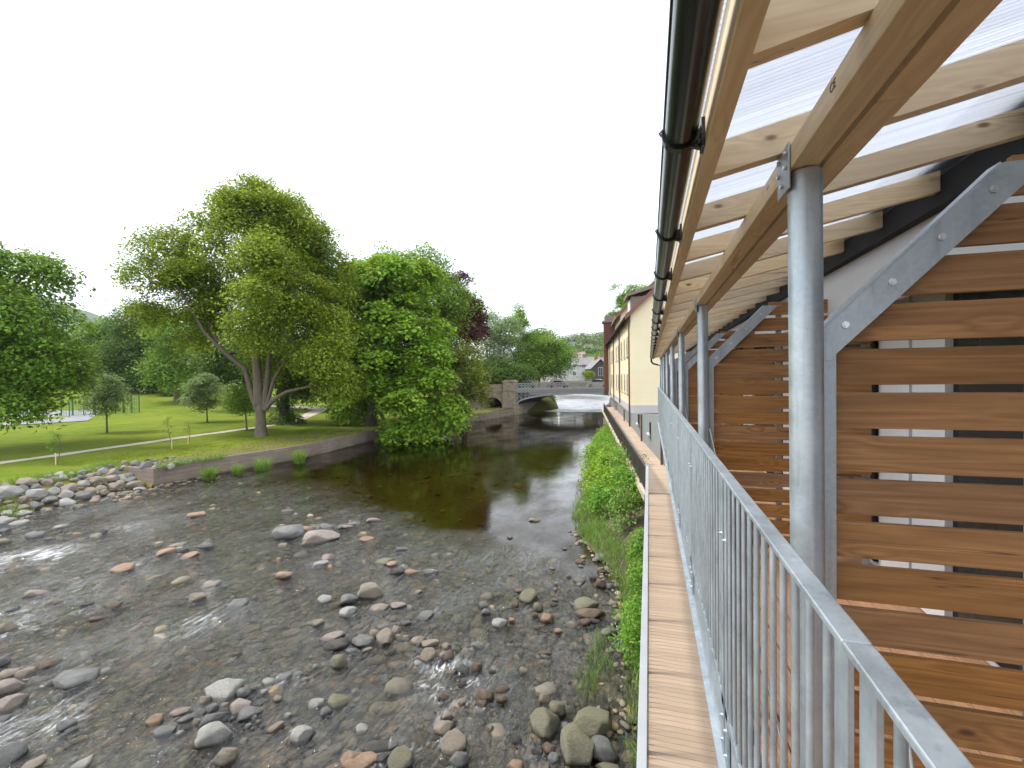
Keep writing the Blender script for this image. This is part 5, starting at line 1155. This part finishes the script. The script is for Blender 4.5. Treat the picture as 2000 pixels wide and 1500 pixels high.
# posts
def post(i):
    y = YP[i]; o = empty('support_post', (XP, y, z_(-1.62)), PL[i], 'post', 'round galvanised posts of the balcony')
    mb = MB(); mb.tube([(XP+.008, y, z_(-1.62)), (XP, y, z_(HB-.004))], .043, 28); mb.build('tube', M['galv'], o)
    mb = MB(); mb.box(XP-.052, XP-.046, y-.04, y+.075, z_(HB-.055), z_(HB+.075), .002); mb.build('beam_bracket', M['galv'], o)
    mb = MB()
    for dy, dz in ((-.02,.05),(.05,.05),(-.02,.01),(.05,.01),(.015,-.03)): mb.tube([(XP-.053,y+dy,z_(HB+dz)),(XP-.06,y+dy,z_(HB+dz))], .0065, 6)
    mb.build('bolt', M['bolt'], o)
    mb = MB(); mb.box(XP-.07, XP+.07, y-.07, y+.07, z_(-1.635), z_(-1.6)); mb.build('base_plate', M['galv'], o)
PL = ['nearest round galvanised post, large in the right half of the photo'] + [f'{q} round galvanised post from the camera' for q in ('second','third','fourth','fifth','sixth','farthest')]
for i in range(7): post(i)
# canopy
CA = empty('balcony_canopy', (XP, 9, z_(HB)), 'timber and clear plastic canopy roof over the balcony', 'canopy')
Y0 = -1.2
SL = .207; HF = .60; XF = .172           # rafter underside: h = HF + (x-XF)*SL
def hr(x): return HF + (x-XF)*SL
seg = [(Y0, YP[0]-.03)] + [(YP[i]-.027, YP[i+1]-.03) for i in range(6)] + [(YP[6]-.027, YE)]
for i, (a, b) in enumerate(seg):
    mb = MB(); top = hr(.385)-.003; mb.box(.385-(.003 if i%2 else 0), .4545, a, b, z_(HB), z_(top), .003); mb.build('beam', M['pine_y'], CA)
    mb = MB(); mb.box(.470, .534, a-.3 if i else a, b-.3 if i < 7 else b, z_(HB+.003), z_(hr(.470)-.003), .002); mb.build('beam', M['pine_y'], CA)
mb = MB(); mb.box(.142, .186, Y0, YE, z_(HF-.022), z_(HF+.088), .003); mb.build('fascia', M['pine_y'], CA)
yr = -.12; k = 0; RY = []
yr = 1.53-.55*3
while yr < YE:
    RY.append(yr); mb = MB(); x0, x1 = .188, 1.30; y0, y1 = yr, yr+.045
    zb0, zb1 = z_(hr(x0)), z_(hr(x1)); hh = .095
    mb.hexa([(x0,y0,zb0),(x1,y0,zb1),(x1,y1,zb1),(x0,y1,zb0),(x0,y0,zb0+hh),(x1,y0,zb1+hh),(x1,y1,zb1+hh),(x0,y1,zb0+hh)])
    mb.build('rafter', M['pine_x'], CA); yr += .55
mb = MB(); x0, x1 = .115, 1.36; mb.hexa([(x0,Y0,z_(hr(x0)+.098)),(x1,Y0,z_(hr(x1)+.098)),(x1,YE+.05,z_(hr(x1)+.098)),(x0,YE+.05,z_(hr(x0)+.098)),(x0,Y0,z_(hr(x0)+.112)),(x1,Y0,z_(hr(x1)+.112)),(x1,YE+.05,z_(hr(x1)+.112)),(x0,YE+.05,z_(hr(x0)+.112))])
mb.build('plastic_sheet', M['poly'], CA)
# CE mark stamped on the beam
try:
    fc = bpy.data.curves.new('stamp', 'FONT'); fc.body = 'CE'; fc.size = .028; fc.extrude = .0003
    to = bpy.data.objects.new('tmp', fc); COL.objects.link(to); bpy.context.view_layer.update()
    me = bpy.data.meshes.new_from_object(to.evaluated_get(bpy.context.evaluated_depsgraph_get())); bpy.data.objects.remove(to)
    me.transform(Matrix.Translation((.3842, 1.18, z_(HB+.035))) @ Matrix(((0,0,-1,0),(-1,0,0,0),(0,1,0,0),(0,0,0,1))))
    link('stamped_mark', me, simple('stamp_ink', (.09,.06,.04), .9), CA)
except Exception as e: print('stamp', e)
# wall plate and dark flashing (end of rafters)
mb = MB(); mb.box(1.302, 1.36, Y0, YE, z_(.77), z_(.905)); mb.build('wall_plate', M['black_metal'], CA)
# gutter
GT = empty('rain_gutter', (.085, 9, z_(.62)), 'glossy black half-round gutter along the canopy edge', 'gutter')
gx, gz, gr = .085, z_(HF+.036), .042
V = []; n = 16; F = []
for y in (Y0, YE+.1):
    for r in (gr, gr-.003):
        for k in range(n+1):
            a = math.pi + math.pi*k/n; V.append((gx+r*math.cos(a), y, gz+r*math.sin(a)*1.0))
m = n+1
for k in range(n): F += [(k, k+1, 2*m+k+1, 2*m+k), (m+k+1, m+k, 3*m+k, 3*m+k+1)]
F += [(0, 2*m, 3*m, m), (n, m+n, 3*m+n, 2*m+n)]
me = bpy.data.meshes.new('channel'); me.from_pydata(V, [], F); shade(me); link('channel', me, M['black_pvc'], GT)
mb = MB(); mb.tube([(gx-gr, Y0, gz+.002), (gx-gr, YE+.1, gz+.002)], .0045, 6); mb.build('rim', M['black_pvc'], GT)
yb = 1.29-.87*1
while yb < YE:
    mb = MB(); P0 = []; P1 = []
    for k in range(13):
        a = math.radians(168) + math.radians(204)*k/12
        if a > math.radians(360): break
        P0.append((gx+(gr+.001)*math.cos(a), gz+(gr+.001)*math.sin(a))); P1.append((gx+(gr+.008)*math.cos(a), gz+(gr+.008)*math.sin(a)))
    for (a, b, c, d) in zip(P0, P0[1:], P1[1:], P1): mb.hexa([(a[0],yb,a[1]),(a[0],yb+.026,a[1]),(b[0],yb+.026,b[1]),(b[0],yb,b[1]),(d[0],yb,d[1]),(d[0],yb+.026,d[1]),(c[0],yb+.026,c[1]),(c[0],yb,c[1])])
    mb.box(gx+gr-.002, .1415, yb, yb+.026, gz-.04, gz-.028); mb.box(.133, .1415, yb-.012, yb+.038, gz-.052, gz+.02); mb.hexa([(gx+gr*.5,yb+.008,gz-.042),(.133,yb+.008,gz-.052),(.133,yb+.018,gz-.052),(gx+gr*.5,yb+.018,gz-.042),(gx+gr*.6,yb+.008,gz-.036),(.133,yb+.008,gz+.01),(.133,yb+.018,gz+.01),(gx+gr*.6,yb+.018,gz-.036)])
    mb.tube([(gx-gr-.006, yb+.013, gz-.004), (gx-gr-.012, yb+.013, gz+.006), (gx-gr-.004, yb+.013, gz+.012)], .003, 5)
    mb.build('gutter_bracket', M['black_pvc'], GT); yb += .87
mb = MB(); mb.tube([(gx, YE-.05, gz-.04), (gx, YE-.02, gz-.14), (gx+.06, YE+.05, gz-.22), (gx+.22, YE+.1, gz-.27), (gx+.34, YE+.12, gz-.3), (gx+.34, YE+.12, gz-3)], .033, 12); mb.build('downpipe', M['black_pvc'], GT)
# balcony deck
mb = MB(); x = .40
while x < 1.66:
    mb.box(x, x+.138, Y0, YE, z_(-1.562), z_(-1.54))
    for q in range(8): mb.box(x+.008+q*.0165, x+.008+q*.0165+.009, Y0, YE, z_(-1.539), z_(-1.536))
    x += .145
setp(mb.build('balcony_deck', M['deck2']), kind='structure')
mb = MB(); mb.box(.39, 1.66, Y0, YE, z_(-1.80), z_(-1.58)); setp(mb.build('balcony_slab', M['black_metal']), kind='structure')
# railing
RL = empty('balcony_railing', (.33, 9, z_(-1.5)), 'galvanised steel balustrade with flat handrail along the balcony edge', 'railing')
HR = -.43; joints = [-.65, .85, 2.2, 3.87, 5.5, 7.1, 8.7, 10.3, 11.9, 13.5, 15.1, 16.7, 18.2]
for a, b in zip(joints, joints[1:]):
    mb = MB(); mb.box(.292, .336, a+.0015, b-.0015, z_(HR-.014), z_(HR), .003); mb.build('handrail', M['galv'], RL)
    mb = MB(); mb.box(.308, .322, a+.02, b-.02, z_(-1.50), z_(-1.46)); mb.build('bottom_rail', M['galv'], RL)
    for yy, s_ in ((a+.05, 1), (b-.05, -1)):
        mb = MB(); mb.box(.308, .318, yy-.028, yy+.028, z_(-1.72), z_(HR-.0145), .001); p_ = mb.build('stanchion', M['galv'], RL)
        for hz_ in (-1.55, -1.66, -.72):
            m2 = MB(); m2.tube([(.308, yy, z_(hz_)), (.300, yy, z_(hz_))], .009, 6); m2.tube([(.300, yy, z_(hz_)), (.295, yy, z_(hz_))], .0055, 8)
            me = m2.mesh('bolt'); me.materials.append(M['bolt']); o = bpy.data.objects.new('bolt', me); COL.objects.link(o); o.parent = p_; o.location = (0,0,0)
nb = 0; mb2 = MB()
for a, b in zip(joints, joints[1:]):
    n = round((b-a-.16)/.098); 
    for k in range(n):
        y = a+.13+(b-a-.26)*k/(n-1)
        if nb < 95 and y > .1:
            mb = MB(); mb.tube([(.315, y, z_(-1.47)), (.315, y, z_(HR-.014))], .0085, 8, False); mb.build('baluster', M['galv'], RL); nb += 1
        else: mb2.tube([(.315, y, z_(-1.47)), (.315, y, z_(HR-.014))], .0085, 5, False)
o = mb2.build('far_balusters', M['galv'], RL); o['kind'] = 'stuff'
mb = MB(); mb.box(.323, .331, Y0, YE, z_(-1.80), z_(-1.505)); mb.box(.290, .3225, Y0, YE, z_(-1.80), z_(-1.792)); mb.box(.3315, .395, Y0, YE, z_(-1.513), z_(-1.505))
mb.build('edge_channel', M['galv'], RL)
# slatted screens at each post
def knots(): pass
def screen(i):
    y = YP[i]+.075; root = empty('slatted_screen', (.5, y, z_(-1.53)), SCL[i], 'screen', 'slatted timber screens across the balcony')
    X1 = 1.655
    det = 1 if i < 3 else 0
    k = -15; 
    while True:
        zc = -.114-.128*k; k += 1
        # k runs downwards from top
        if zc > .60: continue
        if zc < -1.50: break
        z0, z1 = zc-.0525, zc+.0525
        xa = max(.505, .478+z0*.98)
        if xa > X1-.1: continue
        tl = rnd.uniform(-.002, .002); mb = MB()
        mb.box(xa, X1, y+tl, y+tl+.022, z_(z0), z_(z1), .002 if i < 2 else 0); o = mb.build('slat', M['slat'], root)
    # frame: flat upright by the post, diagonal brace, wall upright
    mb = MB(); mb.box(.485, .503, y-.03, y+.03, z_(-1.53), z_(.13)); mb.box(.476, .52, y-.036, y-.031, z_(-1.53), z_(.10)); f = mb.build('frame_upright', M['galv'], root)
    a = Vector((.48, y-.012, z_(.02))); t_ = Vector((.7, 0, .714)).normalized(); n_ = Vector((-t_.z, 0, t_.x)); L = .66; w_ = .088
    mb = MB(); yb_ = y-.045
    L = .60; zt = .118 + t_.z*L; q0 = Vector((.50, yb_, z_(.035))); q1 = q0 + t_*((z_(zt)-q0.z)/t_.z); q5 = Vector((.478,yb_,z_(.118))) + t_*L
    P = [Vector((.478,yb_,z_(.035))), q0, q1, q5, Vector((.478,yb_,z_(.118)))]
    P = [P[0], P[1], q0 + t_*((z_(zt)-q0.z)/t_.z*.985) , Vector((q1.x+.03, yb_, q1.z)), q5, P[4]]
    mb.prism(P, (0,yb_,0), (0,yb_+.006,0))
    b_ = mb.build('brace', M['galv'], root)
    mb = MB(); e0 = Vector((.478,yb_+.0065,z_(.118))); e1 = q5+Vector((0,.0065,0)); up_ = n_*.006
    mb.hexa([e0, e1, e1+Vector((0,.05,0)), e0+Vector((0,.05,0)), e0+up_, e1+up_, e1+Vector((0,.05,0))+up_, e0+Vector((0,.05,0))+up_]); mb.build('brace_flange', M['galv'], root)
    for q in (.07, .23, .39, .55):
        c = Vector((.49,yb_,z_(.085)))+t_*q; m2 = MB(); m2.tube([c, c-Vector((0,.006,0))], .0105, 6); m2.tube([c-Vector((0,.006,0)), c-Vector((0,.011,0))], .006, 8)
        me = m2.mesh('bolt'); me.materials.append(M['bolt']); o = bpy.data.objects.new('bolt', me); COL.objects.link(o); o.parent = b_; o.location = (0,0,0)
    mb = MB(); mb.box(1.60, 1.655, y+.026, y+.032, z_(-1.53), z_(.62)); mb.box(1.0, 1.04, y+.026, y+.05, z_(-1.53), z_(.5)); mb.build('rear_upright', M['galv'], root)
SCL = [f'{q} slatted brown timber screen across the balcony' for q in ('nearest','second','third','fourth','fifth','sixth','farthest')]
for i in range(7): screen(i)
# wire ropes across the bays
for i in range(3):
    y0 = YP[i]+.12; y1 = YP[i+1]-.1; mb = MB(); mb.tube([(.47, y1, z_(-.45)), (.47, y0+.2, z_(-1.45))], .004, 6)
    if i < 2: setp(mb.build('wire_rope', M['rope']), ['thin steel wire rope slanting down behind the nearest post','thin steel wire rope in the bay beyond the second post'][i], 'cable', 'wire ropes of the balcony')
mb = MB(); mb.tube([(.62, 1.40, z_(-.86)), (.42, .75, z_(-1.30))], .005, 8); setp(mb.build('wire_rope', M['rope']), 'short steel wire rope low in the right corner', 'cable')
# apartment wall behind
AB = empty('apartment_building', (1.67, 9, z_(-1.5)), 'building behind the balcony with white panels and dark glazing', 'building')
mb = MB(); mb.box(1.72, 4.5, Y0, YE, z_(-6.3), z_(.9)); mb.build('wall', M['white_panel'], AB)
mb = MB(); mb.box(1.361, 1.40, Y0, YE, z_(.42), z_(.80)); mb.build('lintel_panel', M['white_panel'], AB)
mb = MB(); mb.box(1.401, 1.72, Y0, YE, z_(.55), z_(.58)); mb.build('soffit', M['black_metal'], AB)
mb = MB(); mb.prism([(1.2,Y0,z_(.96)),(4.6,Y0,z_(1.7)),(4.6,Y0,z_(1.76)),(1.2,Y0,z_(1.02))], (0,0,0), (0,YE-Y0,0)); mb.build('roof', M['black_metal'], AB)
for i in range(-1, 7):
    yb_ = (YP[0]-2.64 if i < 0 else YP[i])+.12; ye_ = yb_+1.66
    mb = MB(); mb.box(1.69, 1.719, yb_, ye_, z_(-1.5), z_(.54)); f = mb.build('door_frame', M['black_metal'], AB)
    for a, b in ((yb_+.07, yb_+.83), (yb_+.89, ye_-.07)):
        m2 = MB(); m2.box(1.680, 1.689, a, b, z_(-1.42), z_(.46)); me = m2.mesh('pane'); me.materials.append(M['glass']); o = bpy.data.objects.new('pane', me); COL.objects.link(o); o.parent = f; o.location = (0,0,0)
    mb = MB(); mb.box(1.655, 1.718, ye_+.01, ye_+.78, z_(-1.52), z_(.54)); mb.build('white_panel', M['white_panel'], AB)
    if 0 <= i: mb = MB(); mb.box(1.64, 1.654, ye_+.36, ye_+.365, z_(-1.52), z_(.54)); mb.build('joint', M['galv'], AB)
# underside structure of the balcony: brackets over the lower walkway
mb = MB(); mb.box(1.66, 1.715, Y0, YE, z_(-2.4), z_(-1.56)); mb.build('ledger', M['greywall'], AB)

# ------------------------------------------------------------------ haze
hm = bpy.data.materials.new('haze'); hm.use_nodes = True; ht = hm.node_tree; ht.nodes.remove(ht.nodes['Principled BSDF'])
pv = ht.nodes.new('ShaderNodeVolumePrincipled'); pv.inputs['Color'].default_value = (.80, .88, .97, 1); pv.inputs['Density'].default_value = .00010; pv.inputs['Anisotropy'].default_value = .2
ht.links.new(pv.outputs[0], ht.nodes['Material Output'].inputs['Volume'])
setp(link('haze', MB().box(-2600, 2600, -700, 3300, -2.8, 420).mesh('haze'), hm), 'thin pale haze that fades the far hills', 'haze', kind='stuff')

bpy.context.view_layer.update()
# panes etc. parented below parts whose own origin already cancels the root offset
for o in COL.objects:
    if o.parent and o.parent.type == 'MESH' and o.name.split('.')[0] in ('pane', 'sill', 'bolt'): o.location = (0, 0, 0)
